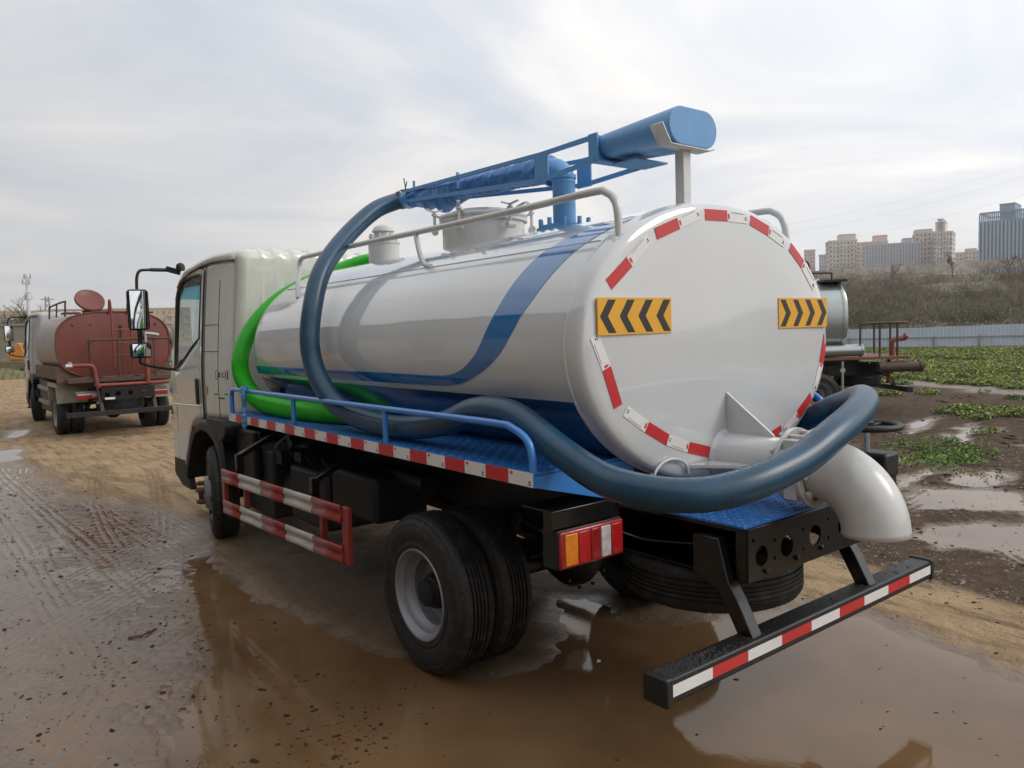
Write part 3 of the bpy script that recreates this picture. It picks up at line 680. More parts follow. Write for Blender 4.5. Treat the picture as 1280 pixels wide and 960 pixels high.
# chevron boards
for x0, s in ((-.789, -1), (.405, 1)):
    q = MB(); q.box(x0, x0+.422, -.0135, -.0075, 1.650, 1.793, 0)
    for k in range(4):
        cx = x0+.054+.106*k if s > 0 else x0+.012+.106*k
        w_, h_ = .042, .128; zc = 1.7215
        if s < 0: P = [(cx+.045, zc+h_/2), (cx+.045+w_, zc+h_/2), (cx+w_, zc), (cx+.045+w_, zc-h_/2), (cx+.045, zc-h_/2), (cx, zc)]
        else: P = [(cx-.0, zc+h_/2), (cx-w_, zc+h_/2), (cx+.045-w_, zc), (cx-w_, zc-h_/2), (cx, zc-h_/2), (cx+.045, zc)]
        q.prism(P, -.0142, -.0134, 'y', 1)
    q.build('chevron_board', ['chevron_yellow', 'chevron_black'], tank)
# gussets, outlet, ring
q = MB(); q.prism([(-.012, 1.376), (-.012, 1.195), (-.25, 1.195), (-.245, 1.205)], -.006, .006, 'x'); q.prism([(-.012, -.30), (-.16, -.24), (-.16, -.13), (-.012, -.06)], 1.035, 1.047, 'z') if False else q.add([(-.28, -.012, 1.075), (-.10, -.012, 1.075), (-.10, -.20, 1.075), (-.14, -.20, 1.075), (-.28, -.012, 1.087), (-.10, -.012, 1.087), (-.10, -.20, 1.087), (-.14, -.20, 1.087)], [(0, 1, 2, 3), (4, 5, 6, 7), (0, 1, 5, 4), (1, 2, 6, 5), (2, 3, 7, 6), (3, 0, 4, 7)])
q.build('gusset', 'tank_paint', tank, 20, split='loose')
q = MB(); q.tube([(-.495, -.002, 1.075)]+[(-.385+.11*math.cos(a), -.015, 1.05+.075*math.sin(a)) for a in np.linspace(PI*.93, 0, 14)], .006, 8); q.build('ring_wire', 'tank_paint', tank)
# side lamps / handrails on top
for s in (-1, 1):
    X = s*.585
    q = MB(); P = smooth_path([(s*.71, 3.0, 1.945), (s*.67, 3.09, 2.05), (s*.60, 3.215, 2.15), (X, 3.235, 2.215), (X, 3.19, 2.243), (X, 3.08, 2.247), (X, 2.2, 2.247), (X, 1.6, 2.240), (X, .7, 2.235), (X, .22, 2.238), (X, .13, 2.225), (X, .075, 2.17), (s*.59, .055, 2.03)], 6)
    q.tube(resample(P, .02), .0165, 12); hr = q.build('top_handrail', 'pipe_paint', tank, 50)
    q = MB(); q.tube(smooth_path([(X, 1.62, 2.236), (s*.60, 1.56, 2.12), (s*.60, 1.52, 2.06), (s*.62, 1.42, 2.035)], 5), .014, 10); q.build('rail_stay', 'pipe_paint', hr, 50)
q = MB()
for xx in (-.62, .62):
    z = ZC+B_*math.sqrt(1-(xx/A_)**2); q.bar((xx, .13, z), (xx, 3.4, z), .006, .006)
q.build('top_seam', 'tank_paint', tank, split='loose')
# manholes
mh_ = empty('manhole', (0, 0, 0)); mh_.parent = tank
q = MB(); q.lathe([(2.0-2.0+.0, .255), (.21, .255)], (0, 1.777, 2.15), (0, 0, 1), 48); q.build('manhole_collar', 'pipe_paint', mh_, 40)
q = MB(); q.lathe([(.0, .27), (.014, .275), (.026, .27), (.03, .25), (.055, .18), (.065, 0)], (0, 1.777, 2.362), (0, 0, 1), 48); q.lathe([(-.02, .255), (-.02, .272), (-.002, .272), (-.002, .255)], (0, 1.777, 2.362), (0, 0, 1), 48); q.build('manhole_lid', 'pipe_paint', mh_, 40)
for k in range(6):
    a = 2*PI*k/6+.45; c, s_ = math.cos(a), math.sin(a); q = MB(); p = Vector((.30*c, 1.777+.30*s_, 2.30))
    q.disc(p, (-s_, c, 0), .022, .05, 12); q.tube([p, p+Vector((0, 0, .125))], .009, 8)
    for j in (0, 1):
        d_ = Vector((math.cos(a+.5+j*PI/1), math.sin(a+.5+j*PI/1), 0)); q.bar(p+Vector((0, 0, .118)), p+Vector((0, 0, .135))+d_*.055, .020, .008)
    q.bar(Vector((.25*c, 1.777+.25*s_, 2.385)), p+Vector((0, 0, .095)), .03, .010); q.disc(p+Vector((0, 0, .102)), (0, 0, 1), .018, .012, 8)
    q.build('clamp', 'pipe_paint', mh_, 40)
q = MB(); q.tube(smooth_path([(.12, 1.62, 2.42), (.15, 1.55, 2.45), (.20, 1.58, 2.45), (.22, 1.68, 2.41)], 6), .008, 8); q.build('lid_handle', 'pipe_paint', mh_)
q = MB(); q.lathe([(0, .115), (.15, .115), (.152, .122), (.17, .122), (.172, .10), (.18, .085), (.21, .075), (.235, .07), (.245, .085), (.27, .075), (.29, .05), (.30, 0)], (0, 3.05, 2.20), (0, 0, 1), 28)
for k in range(8):
    a = 2*PI*k/8; q.disc((.10*math.cos(a), 3.05+.10*math.sin(a), 2.40), (0, 0, 1), .010, .05, 6)
q.build('overflow_valve', 'pipe_paint', tank, 40)
# post and cradle for the boom
q = MB(); q.box(-.026, .026, .190, .240, 2.19, 2.478); b = q.build('boom_rest', 'pipe_paint', tank, 30, .003)
q = MB(); rows = []
for x_, z_ in ((-.205, 2.565), (-.150, 2.482), (.115, 2.480), (.150, 2.49)):
    rows.append([(x_, .152, z_), (x_, .225, z_)])
q.grid(rows); q.build('cradle', 'pipe_paint', b, 20, solid=.008)

# ---- deck
mat('pale_rag', (.10, .27, .52), .6, var=.35, vscale=30, bump=.8, bscale=60)
dk = MB()
for s in (-1, 1):
    x0, x1 = sorted((s*1.037, s*.30)); dk.box(x0, x1, .095, 3.585, 1.132, 1.144)
deck = empty('deck', (0, 0, 0)); deck.parent = truck
dk.build('side_deck', 'chequer_blue', deck, 30, split='loose')
dk = MB(); dk.box(-.30, .30, .095, 3.585, 1.084, 1.096); dk.build('centre_deck', 'chequer_blue', deck, 30)
dk = MB(); dk.box(-.43, .45, -.40, .60, .907, .915); dk.build('rear_deck', 'chequer_blue', deck, 30)
q = MB(); pt = .036
def lozenge(cx, cy, z, sg):
    c = s_ = math.sqrt(.5); L_, w_, h_ = .016, .0058, .0036
    def T(u, v, zz): return (cx+(u*c-sg*v*s_), cy+(sg*u*s_+v*c), z+zz)
    q.add([T(-L_, 0, 0), T(0, -w_, 0), T(L_, 0, 0), T(0, w_, 0), T(-L_*.45, 0, h_), T(L_*.45, 0, h_)], [(0, 1, 5, 4), (1, 2, 5), (2, 3, 4, 5), (3, 0, 4)])
for i in range(120):
    for j in range(14):
        for X0, nx2, Y0, ny2, zz in ((-1.020, 10, .11, 96, 1.144), (-.410, 24, -.385, 16, .915)):
            if j*2 < nx2 and i < ny2:
                for jj in (j*2, j*2+1):
                    if jj < nx2: lozenge(X0+jj*pt, Y0+i*pt, zz, 1 if (i+jj) % 2 else -1)
q.build('chequer_studs', 'chequer_blue', deck, 0, fix=False, kind='stuff')
q = MB()
for s in (-1, 1):
    q.prism([(s*1.037, 1.130), (s*1.037, 1.088), (s*.50, .945), (s*.50, 1.130)], .090, .098, 'y'); q.box(*sorted((s*1.039, s*1.033)), .092, 3.588, 1.086, 1.1435)
q.box(-1.033, -.3, 3.58, 3.59, 1.086, 1.13); q.build('deck_fascia', 'rail_blue', deck, 0, split='loose')
q = MB()
for yy in (.5, 1.75, 2.7, 3.5):
    for s in (-1, 1): q.prism([(s*.42, .90), (s*.42, 1.13), (s*1.02, 1.13), (s*1.02, 1.09)], yy, yy+.05, 'y')
q.build('outrigger', 'black_steel', deck, 20, split='loose')
ys = [.095, .244, .395, .544, .696, .846, .995, 1.149, 1.300, 1.455, 1.607, 1.759, 1.908, 2.061, 2.214]
while ys[-1] < 3.5: ys.append(ys[-1]+.152)
ys[-1] = min(ys[-1], 3.585)
for s in (-1, 1):
    for i in range(len(ys)-1):
        q = MB(); a, c = ys[i], ys[i+1]; x = s*1.0395; d_ = s*.0022; mm = W_ if i % 2 == 0 else R_
        q.box(*sorted((x, x+d_)), a, c, 1.088, 1.1425, 0)
        if i % 2 == 0:
            q.box(*sorted((x+d_, x+d_*1.3)), c-.028, c-.010, 1.128, 1.136, 1); q.box(*sorted((x+d_, x+d_*1.3)), c-.024, c-.012, 1.123, 1.125, 1); q.box(*sorted((x+d_, x+d_*1.3)), a+.014, a+.024, 1.102, 1.110, 2); q.box(*sorted((x+d_, x+d_*1.3)), a+.008, a+.030, 1.095, 1.098, 2)
        q.build('reflective_tape', [mm, 'tape_mark', 'tape_ink'], deck)
for s in (-1, 1):
    X = s*1.022
    q = MB(); P = smooth_path([(X, 3.555, 1.144), (X, 3.555, 1.24), (X, 3.545, 1.30), (X, 3.50, 1.318), (X, 3.40, 1.318), (X, 2.4, 1.316), (X, 1.2, 1.314), (X, .36, 1.312), (X, .24, 1.302), (X, .15, 1.265), (X, .118, 1.21), (X, .115, 1.144)], 5)
    q.tube(resample(P, .02), .0155, 12); gr = q.build('guard_handrail', 'rail_blue', deck, 50)
    for yy in (2.41, 1.255):
        q = MB(); q.tube([(X, yy, 1.144), (X, yy, 1.305)], .0145, 12); q.build('rail_post', 'rail_blue', gr, 50)
q = MB()
for dzz in (0, .05, .1):
    q.tube(smooth_path([(-1.045, 3.21+.012*math.sin(dzz*60), 1.345+.01*dzz), (-1.055, 3.20-.01*dzz, 1.29-dzz*.2), (-1.048, 3.22, 1.22), (-1.052, 3.205+dzz*.3, 1.13), (-1.048, 3.23, 1.06)], 8), .010, 8, rf=lambda i: .009+.009*abs(math.sin(i*.9)))
q.disc((-1.045, 3.215, 1.325), (0, 1, 0), .030, .03, 8); q.build('tied_blue_rag', 'pale_rag', deck, 50)
# tank saddles
q = MB()
for yy in (.35, 1.5, 2.6, 3.3):
    P = [(A_*1.002*math.cos(t), ZC+B_*1.002*math.sin(t)) for t in np.linspace(PI*1.25, PI*1.75, 14)]
    q.prism([(P[0][0], 1.09)]+[(x, z) for x, z in P]+[(P[-1][0], 1.09)], yy, yy+.08, 'y') if False else q.box(-.62, .62, yy, yy+.08, 1.08, 1.14)
q.build('tank_saddle', 'black_steel', truck, 0, split='loose')

# ---- outlet pipe, valve, elbow
ol = empty('outlet', (0, 0, 0)); ol.parent = truck
q = MB(); q.lathe([(0.0, .125), (.012, .112), (.02, .106), (.36, .106)], (0, -.006, 1.09), (0, -1, 0), 36); q.build('outlet_pipe', 'tank_paint', ol, 40)
q = MB(); q.lathe([(.335, .09), (.335, .155), (.355, .155), (.355, .11), (.435, .11), (.435, .162), (.455, .162), (.455, .13)], (0, 0, 1.09), (0, -1, 0), 36)
q.box(-.12, .12, -.425, -.365, .97, 1.21)
q.build('outlet_flange', 'pipe_paint', ol, 40, .003)
q = MB()
for k in range(10):
    a = 2*PI*k/10+.1; q.tube([(.138*math.cos(a), -.318, 1.09+.138*math.sin(a)), (.138*math.cos(a), -.475, 1.09+.138*math.sin(a))], .009, 8)
    q.disc((.138*math.cos(a), -.323, 1.09+.138*math.sin(a)), (0, 1, 0), .016, .014, 6); q.disc((.138*math.cos(a), -.470, 1.09+.138*math.sin(a)), (0, 1, 0), .016, .014, 6)
q.build('flange_bolts', 'pipe_paint', ol, 30, kind='stuff')
q = MB(); P = [(0, -.445, 1.09)] + [(0, -.455-.228*math.sin(t), .862+.228*math.cos(t)) for t in np.linspace(0, PI*.5, 20)]
N_ = len(P); q.tube(P, .14, 40, caps=False, rf=lambda i: .122 + (.003 if i == N_-1 else 0)); q.build('elbow', 'pipe_paint', ol, 50, solid=.006, fix=False)
# ---- hand wheel valve on the right
hv = empty('side_valve', (0, 0, 0)); hv.parent = truck
q = MB(); c0 = Vector((.89, -.19, 1.15)); q.tube([c0+Vector((.15*math.cos(a), .15*math.sin(a), 0)) for a in np.linspace(0, 2*PI, 33)], .016, 10, caps=False)
for k in range(5):
    a = 2*PI*k/5; q.bar(c0-Vector((0, 0, .01)), c0+Vector((.14*math.cos(a), .14*math.sin(a), 0)), .022, .012)
q.disc(c0, (0, 0, 1), .035, .04, 14); q.build('hand_wheel', 'black_plastic', hv, 40)
q = MB(); q.tube([c0-Vector((0, 0, .15)), c0], .014, 10); q.build('valve_stem', 'steel', hv)
q = MB(); q.box(.86, 1.0, -.30, -.15, .90, 1.02); q.box(.84, 1.02, -.28, -.17, .72, .92); q.build('valve_body', 'black_plastic', hv, 30, .015)
q = MB(); q.tube(smooth_path([(.93, -.15, .82), (.93, .05, .82), (.85, .3, .85), (.7, .6, .9)], 6), .05, 14); q.tube([(.72, .06, 1.15), (.74, .0, 1.0), (.86, -.2, .92)], .05, 14); q.build('suction_pipe', 'rail_blue', hv, 40)

# ---- hoses
hp = [(0, 2.86, 2.645), (0.0, 2.782, 2.639), (-.25, 2.684, 2.539), (-.5, 2.561, 2.369), (-.72, 2.412, 2.19), (-.85, 2.317, 2.046), (-.935, 2.245, 1.873), (-.985, 2.202, 1.684), (-.99, 2.161, 1.53), (-.985, 2.055, 1.396), (-.97, 1.897, 1.290), (-.95, 1.649, 1.230), (-.935, 1.237, 1.215), (-.93, .867, 1.262), (-.935, .622, 1.334), (-.94, .448, 1.349), (-.94, .289, 1.325), (-.94, .052, 1.222), (-.945, -.16, 1.150), (-.951, -.34, 1.131), (-.89, -.48, 1.123), (-.786, -.56, 1.129), (-.637, -.61, 1.154), (-.413, -.63, 1.200), (-.202, -.63, 1.268), (.015, -.59, 1.310), (.261, -.5, 1.335), (.50, -.36, 1.330), (.66, -.2, 1.284), (.70, -.08, 1.235), (.72, .06, 1.15)]
P = resample(smooth_path(hp[1:], 14), .0032)
q = MB(); q.tube(P, .0585, 22, rf=lambda i: .0585+.0004*math.sin(i*2*PI/3.0)); q.build('suction_hose', 'hose_blue', truck, 60)
gp = [(.12, 3.22, 2.265), (-.05, 3.34, 2.235), (-.25, 3.49, 2.150), (-.42, 3.57, 2.075), (-.60, 3.63, 1.965), (-.755, 3.67, 1.815), (-.872, 3.70, 1.62), (-.915, 3.64, 1.42), (-.91, 3.35, 1.245), (-.90, 2.95, 1.212), (-.87, 2.5, 1.207), (-.80, 2.15, 1.207), (-.68, 1.85, 1.207)]
P = resample(smooth_path(gp, 14), .0036)
q = MB(); q.tube(P, .060, 22, rf=lambda i: .060+.0022*math.sin(i*2*PI/3.0)); q.build('green_hose', 'hose_green', truck, 60)
# hose clamps at the boom tip
q = MB()
for t in (0, .035): q.lathe([(t, .062), (t, .066), (t+.018, .066), (t+.018, .062)], (0, 2.765, 2.636), (0, -1, .05), 24)
q.build('hose_clamp', 'rust', truck, 40, split='loose')
q = MB(); q.tube([(.02, 2.75, 2.69), (.05, 2.76, 2.77)], .004, 6); q.tube([(-.02, 2.66, 2.69), (-.03, 2.665, 2.77)], .004, 6); q.build('wire_end', 'black_steel', truck, split='loose')

# ---- boom
bo = empty('boom', (0, 0, 0)); bo.parent = truck
def stad(w, h, n=12):
    r = h/2; c = w/2-r; return [(c+r*math.cos(a), r*math.sin(a)) for a in np.linspace(-PI/2, PI/2, n)] + [(-c+r*math.cos(a), r*math.sin(a)) for a in np.linspace(PI/2, 3*PI/2, n)]
S_ = stad(.334, .170); zc0, zc1 = 2.585, 2.592
q = MB(); n = len(S_); q.add([(x, .15, 2.565+z) for x, z in S_]+[(x*.84, .62, 2.570+z*.70) for x, z in S_], [(i, (i+1) % n, n+(i+1) % n, n+i) for i in range(n)]+[tuple(range(n)), tuple(range(2*n-1, n-1, -1))])
q.build('counterweight', 'boom_blue', bo, 30, .004)
q = MB(); q.box(-.166, .166, .600, .662, 2.486, 2.496); q.box(-.166, -.155, .600, .662, 2.497, 2.622); q.box(.155, .166, .600, .662, 2.497, 2.622); q.box(-.154, .154, .625, .634, 2.497, 2.618); q.box(-.08, .150, .43, .584, 2.470, 2.479)
q.build('boom_bracket', 'boom_blue', bo, 30, .002, split='loose')
q = MB()
tipz = 2.63
for s in (-1, 1):
    q.bar((s*.160, .65, 2.604), (s*.150, 1.03, 2.602), .016, .022); q.bar((s*.150, 1.03, 2.602), (s*.045, 2.66, 2.672), .016, .022); q.bar((s*.165, .62, 2.492), (s*.150, 1.03, 2.468), .016, .022); q.bar((s*.150, 1.03, 2.468), (s*.045, 2.66, 2.606), .016, .022)
q.build('boom_truss', 'boom_blue', bo, 20, split='loose')
for s in (-1, 1):
    q = MB(); q.box(*sorted((s*.150, s*.160)), 0.975, 1.085, 2.456, 2.612); q.build('boom_plate', 'boom_blue', bo, 20, .002)
    q = MB(); q.bar((s*.095, 1.9, 2.57), (s*.095, 1.9, 2.668), .018, .010, up=(0, 1, 0)); q.build('truss_post', 'boom_blue', bo, 20)
q = MB(); q.lathe([(0, .155), (.018, .155), (.02, .14), (.03, .14), (.031, .062), (.30, .062)], (0, 1.03, 2.205), (0, 0, 1), 32)
q.lathe([(.28, .068), (.30, .068)], (0, 1.03, 2.205), (0, 0, 1), 32)
P = [(0, 1.03, 2.46)] + [(0, 1.03+.09*(1-math.cos(t)), 2.46+.09*math.sin(t)) for t in np.linspace(0, PI/2, 10)[1:]] + [(0, 1.22, 2.555)]
q.tube(P, .064, 24); q.lathe([(0, .064), (0, .085), (.015, .085), (.02, .064)], (0, 1.13, 2.55), (0, 1, 0), 24); q.build('swivel_pipe', 'boom_blue', bo, 40)
q = MB()
for k in range(10):
    a = 2*PI*k/10+.2; q.disc((.135*math.cos(a), 1.03+.135*math.sin(a), 2.245), (0, 0, 1), .013, .05, 6); q.disc((.075*math.cos(a), 1.142, 2.55+.075*math.sin(a)), (0, 1, 0), .008, .03, 6)
q.build('flange_bolts', 'boom_blue', bo, 30, kind='stuff')
# tarp-wrapped hose inside the boom, crumpled
q = MB(); rows = []
NA, NY = 40, 260
def vn1(x, y):
    xi, yi = math.floor(x), math.floor(y); fx, fy = x-xi, y-yi; fx = fx*fx*(3-2*fx); fy = fy*fy*(3-2*fy)
    h = lambda a, b: math.sin(a*127.1+b*311.7)*43758.5453 % 1
    return (h(xi, yi)*(1-fx)+h(xi+1, yi)*fx)*(1-fy)+(h(xi, yi+1)*(1-fx)+h(xi+1, yi+1)*fx)*fy
for i in range(NY+1):
    t = i/NY; y = 1.20+(2.67-1.20)*t; zc = 2.560+.078*t-.008*math.sin(PI*t); r0 = .070-.010*t; row = []
    for k in range(NA):
        a = 2*PI*k/NA; ca, sa = math.cos(a), math.sin(a)
        n1_ = float(vn1(t*46+1.5*ca, 3.2*ca+9)+vn1(t*95-2*sa, 2.1*sa+4)*.5)-.7; n2_ = float(vn1(t*14+sa*2, ca*2.2+3))-.5
        sag = .060*max(0, -sa)**2*max(0, math.sin(PI*min(1, max(0, (t-.50)/.45))))*(.4+1.1*float(vn1(t*22, 5)))
        r = r0+.011*n1_+.012*n2_+sag; row.append((r*ca, y, zc+r*sa))
    rows.append(row)
q.grid(rows, closed=True); q.build('tarp_wrap', 'blue_tarp', bo, 70)
q = MB(); q.lathe([(0, .045), (.0, .068), (.07, .068), (.07, .045)], (0, 2.60, 2.628), (0, 1, 0), 20); q.tube([(0, 2.58, 2.69), (0, 2.58, 2.74)], .009, 8); q.build('boom_tip_ring', 'boom_blue', bo, 40)
# crumbs of dry mud on the bumper
q = MB()
for k in range(420):
    x = -.95+abs(random.gauss(0, .16)) if k < 360 else random.uniform(-.9, .9)
    if x > .9: continue
    y = random.uniform(-.465, -.39); s_ = random.uniform(.003, .009)
    vs = [(x+s_*random.uniform(.6, 1.4), y, .513), (x, y+s_*random.uniform(.6, 1.3), .513), (x-s_, y, .513), (x, y-s_, .513), (x, y, .513+s_*.8), ]
    q.add(vs, [(0, 1, 4), (1, 2, 4), (2, 3, 4), (3, 0, 4)])
q.build('mud_crumbs', 'rubber', truck, 0, kind='stuff')
# ================================================================ GROUND
def vnoise(x, y, seed=0):
    xi = np.floor(x).astype(np.int64); yi = np.floor(y).astype(np.int64); fx = x-xi; fy = y-yi
    fx = fx*fx*(3-2*fx); fy = fy*fy*(3-2*fy)
    def h(a, b):
        n = (a*374761393 + b*668265263 + seed*974634777) & 0xffffffff
        n = ((n ^ (n >> 13))*1274126177) & 0xffffffff
        return ((n ^ (n >> 16)) & 0xffff)/65535.0
    return (h(xi, yi)*(1-fx)+h(xi+1, yi)*fx)*(1-fy)+(h(xi, yi+1)*(1-fx)+h(xi+1, yi+1)*fx)*fy
def fbm(x, y, f, octv=4, seed=0, g=.5):
    s = np.zeros_like(x); a = 1; t = 0
    for o in range(octv):
        s += a*vnoise(x*f+17.3*o, y*f-9.1*o, seed+o*7); t += a; a *= g; f *= 2.03
    return s/t*2-1
def axis(lo, hi, d, g, far0, far1):
    m = list(np.arange(lo, hi+d/2, d)); s = d; a = [lo]; b = [m[-1]]
    while a[-1] > far0: s = min(s*g, 60); a.append(a[-1]-s)
    s = d
    while b[-1] < far1: s = min(s*g, 60); b.append(b[-1]+s)
    return np.array(a[:0:-1]+m+b[1:])
gx = axis(-3.0, 4.2, .0165, 1.05, -500, 700); gy = axis(-1.4, 7.6, .0165, 1.05, -500, 700)
GX, GY = np.meshgrid(gx, gy, indexing='ij')
PUD = [[(-1.31, 4.05), (-.99, 4.43), (-1.08, 4.13), (-1.15, 3.6), (-1.18, 2.9), (-1.0, 2.2), (-.95, 1.5), (-.7, .9), (-.1, .95), (.2, 1.5), (.45, 1.35), (.45, 1.1), (.35, .85), (.75, .62), (1.26, .36), (1.38, -.01), (1.25, -.49), (1.09, -.82), (.6, -2.5), (-2, -3.0), (-3.5, -1), (-3.2, .5), (-2.25, 1.1), (-1.88, 1.84), (-1.61, 2.94)],
       [(6.33, 1.66), (6.44, .96), (5.53, .83), (5.2, .95), (5.27, 1.27)], [(3.84, 1.04), (4.98, 1.3), (5.38, .6), (4.54, .32), (4.04, .83)],
       [(3.51, .78), (3.9, .57), (3.85, .09), (3.28, -.1), (2.97, .31), (3.13, .7)], [(5.93, 2.26), (7.47, 2.3), (6.93, 1.97), (5.44, 1.92)],
       [(5.1, 1.76), (6.39, 1.74), (5.42, 1.42), (4.7, 1.48)], [(8.59, 2.67), (9.66, 2.72), (8.32, 2.15), (7.9, 2.32)],
       [(9.54, 3.66), (10.85, 3.74), (9.82, 3.3), (8.3, 3.03)], [(10.02, 3.03), (10.36, 2.93), (9.09, 2.44), (9.12, 2.67)],
       [(-1.5, 15.93), (-1.01, 16.08), (-1.18, 14.66), (-1.59, 14.34)], [(-1.19, 18.79), (-.91, 18.42), (-1.02, 17.37), (-1.28, 17.71)],
       [(-2.2, 12.6), (-1.5, 12.9), (-1.55, 11.4), (-2.1, 11.2)]]
L2 = [(-2.9, 12.5), (-1.75, 11.8), (-1.66, 10.2), (-1.55, 7.64), (-1.20, 6.6), (-.95, 5.6), (-.92, 4.9), (-1.15, 4.2), (-1.30, 2.94), (-1.5, 1.9), (-1.7, .9), (-3.5, -.4), (-6, 1), (-6, 12)]
def sdf(poly, x, y):
    d = np.full(x.shape, 1e9); ins = np.zeros(x.shape, bool); n = len(poly)
    for i in range(n):
        ax_, ay = poly[i]; bx, by = poly[(i+1) % n]; ex, ey = bx-ax_, by-ay; wx, wy = x-ax_, y-ay
        t = np.clip((wx*ex+wy*ey)/(ex*ex+ey*ey), 0, 1); d = np.minimum(d, np.hypot(wx-ex*t, wy-ey*t))
        c = (ay > y) != (by > y)
        with np.errstate(divide="ignore", invalid="ignore"):
            ins ^= c & (x < (bx-ax_)*(y-ay)/(by-ay)+ax_)
    return np.where(ins, -d, d)
def ground(x, y):
    wx = x+.16*fbm(x, y, 1.6, 4, 3)+.05*fbm(x, y, 9, 3, 5); wy = y+.16*fbm(x, y, 1.6, 4, 11)+.05*fbm(x, y, 9, 3, 13)
    near = (np.abs(x) < 30) & (np.abs(y) < 40)
    s = np.full(x.shape, 9.)
    for k, p in enumerate(PUD): s[near] = np.minimum(s[near], sdf(p, wx[near], wy[near]))
    l2 = np.full(x.shape, 9.); l2[near] = sdf(L2, wx[near], wy[near])
    h = np.clip(s*.10+.006, -.016, .020)
    # rough wet mud on the left, hovering around the water level
    wl = np.clip(.5-l2/.5, 0, 1); wl = wl*wl*(3-2*wl)
    base = .0022+.0032*fbm(x, y, 1.3, 3, 21)+.0018*np.clip((y-4.0)/3, -.5, 1)
    h = h*(1-wl)+np.minimum(h, base)*wl
    # far side to the right: ruts with standing water between mud banks
    rt = np.clip((x-2.2)/.8, 0, 1)*np.clip((14-x)/3, 0, 1)*np.clip((7-y)/2, 0, 1)
    h += rt*(.050*fbm(x*.55+y*.5, y*1.1-x*.5, 1.7, 5, 31)+.010)*np.clip(s*5+.6, 0, 1)
    # fine relief
    dry = np.clip(h/.01, 0, 1)
    h += .0045*fbm(x, y, 7, 4, 41)*(.35+.65*np.clip(.45*wl+rt+.45*dry, 0, 1)) + .0034*fbm(x*.7+y*.7, (y*.7-x*.7)*.45, 30, 2, 43)*np.clip(wl*1.1+rt+.5*dry, .1, 1.1)
    # tyre tracks
    trk = np.zeros_like(x)
    def track(p0, p1, w, amp, pitch, bend=0., lug=.085, only=None):
        nonlocal h
        p0 = np.array(p0, float); p1 = np.array(p1, float); L = np.hypot(*(p1-p0)); d = (p1-p0)/L
        u = (x-p0[0])*d[0]+(y-p0[1])*d[1]; v = -(x-p0[0])*d[1]+(y-p0[1])*d[0]; v = v-bend*(u/L)*(1-u/L)*4
        e = np.clip((w/2-np.abs(v))/.03, 0, 1)*np.clip(u/.5, 0, 1)*np.clip((L-u)/.5, 0, 1)
        rg = np.cos(v*2*np.pi/pitch)*.6+np.where(np.abs(v) > w*.28, np.sin((u+np.sign(v)*v*.6)*2*np.pi/lug), .25*np.sin(u*2*np.pi/lug+v*40))*.5
        k = .6+.4*fbm(x, y, 2.3, 2, 51)
        h = h+e*(1.35*amp*rg*k - amp*.10); trk[:] = np.where(e > .05, e*(.5-.5*rg*k), trk)
    track((-1.78, 13.2), (-1.30, 4.1), 0.29, 0.0067, 0.068, .02)
    track((-2.05, 12.0), (-1.72, 3.0), 0.26, 0.0064, 0.072, -.03)
    track((-2.45, 11.0), (-2.2, 2.0), 0.29, 0.0058, 0.065, .05)
    track((-1.35, 8.6), (-.95, 4.4), 0.24, 0.0072, 0.060, .10)
    track((-.9, 9.5), (-1.6, 4.6), 0.24, 0.0072, 0.060, -.12)
    track((-.4, 9.0), (-1.25, 4.9), 0.22, 0.0056, 0.065, .05)
    track((-3.2, 1.7), (-1.5, 3.7), 0.26, 0.0048, 0.065, .05)
    track((-3.2, 2.3), (-1.3, 4.2), 0.24, 0.0048, 0.072, -.03)
    track((-2.6, 1.2), (-1.9, 3.3), 0.22, 0.0045, 0.065, -.08)
    track((-3.3, .9), (-1.3, 2.9), .24, .0040, .060, .06)
    track((-3.4, 2.9), (-1.1, 5.2), .26, .0042, .062, -.08)
    track((-2.9, .2), (-1.7, 2.2), .22, .0036, .060, .04)
    track((-2.0, .6), (-2.1, 5.5), .24, .0040, .062, .12)
    track((-3.6, 3.8), (-.9, 6.3), .22, .0040, .058, .08)
    track((-.4, 3.3), (1.2, 13), 0.24, 0.0056, 0.065, .2)
    track((.2, 6), (-2.4, 12), 0.24, 0.0064, 0.065, .2)
    track((2.6, -.6), (5.6, 1.6), 0.26, 0.0096, 0.072, .15)
    track((2.9, -.9), (6.2, .6), 0.26, 0.0096, 0.072, -.1)
    track((3.4, 1.0), (8.8, 2.0), 0.26, 0.0112, 0.072, -.1)
    track((.45, .4), (2.4, 1.8), 0.22, 0.0040, 0.065, 0)
    # long low swell and the lie of the land
    far = np.clip((np.hypot(x, y)-14)/20, 0, 1)
    h += far*(.03+.05*fbm(x, y, .12, 3, 61)+.03*fbm(x, y, .5, 3, 63))
    fld = np.clip((x-10.5)/1.5, 0, 1)
    h += fld*(.03+.05*fbm(x, y, .7, 4, 71))
    g = np.clip((x-12)/30, 0, 1); h -= .8*g*g*(3-2*g)
    h -= .05*np.clip((np.hypot(x, y)-60)/50, 0, 1)
    under = np.clip((1.25-np.abs(x))/.35, 0, 1)*np.clip((4.6-y)/.8, 0, 1)*np.clip((y+1)/.8, 0, 1)  # truck footprint: damp mud, plus the truck's soft shade painted into the colour
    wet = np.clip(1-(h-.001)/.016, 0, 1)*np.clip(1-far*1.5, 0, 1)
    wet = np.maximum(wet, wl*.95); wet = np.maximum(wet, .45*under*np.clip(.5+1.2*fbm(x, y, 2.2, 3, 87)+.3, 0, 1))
    right = np.clip((x-2.08-.12*fbm(x, y, 1.1, 3, 81)-.05*fbm(x, y, 8, 3, 83)+.12*np.clip(-y, 0, 3)-np.clip(y-1.2, 0, 9)*.25)/.10, 0, 1)
    return h, wet, np.clip(right, 0, 1), trk, under
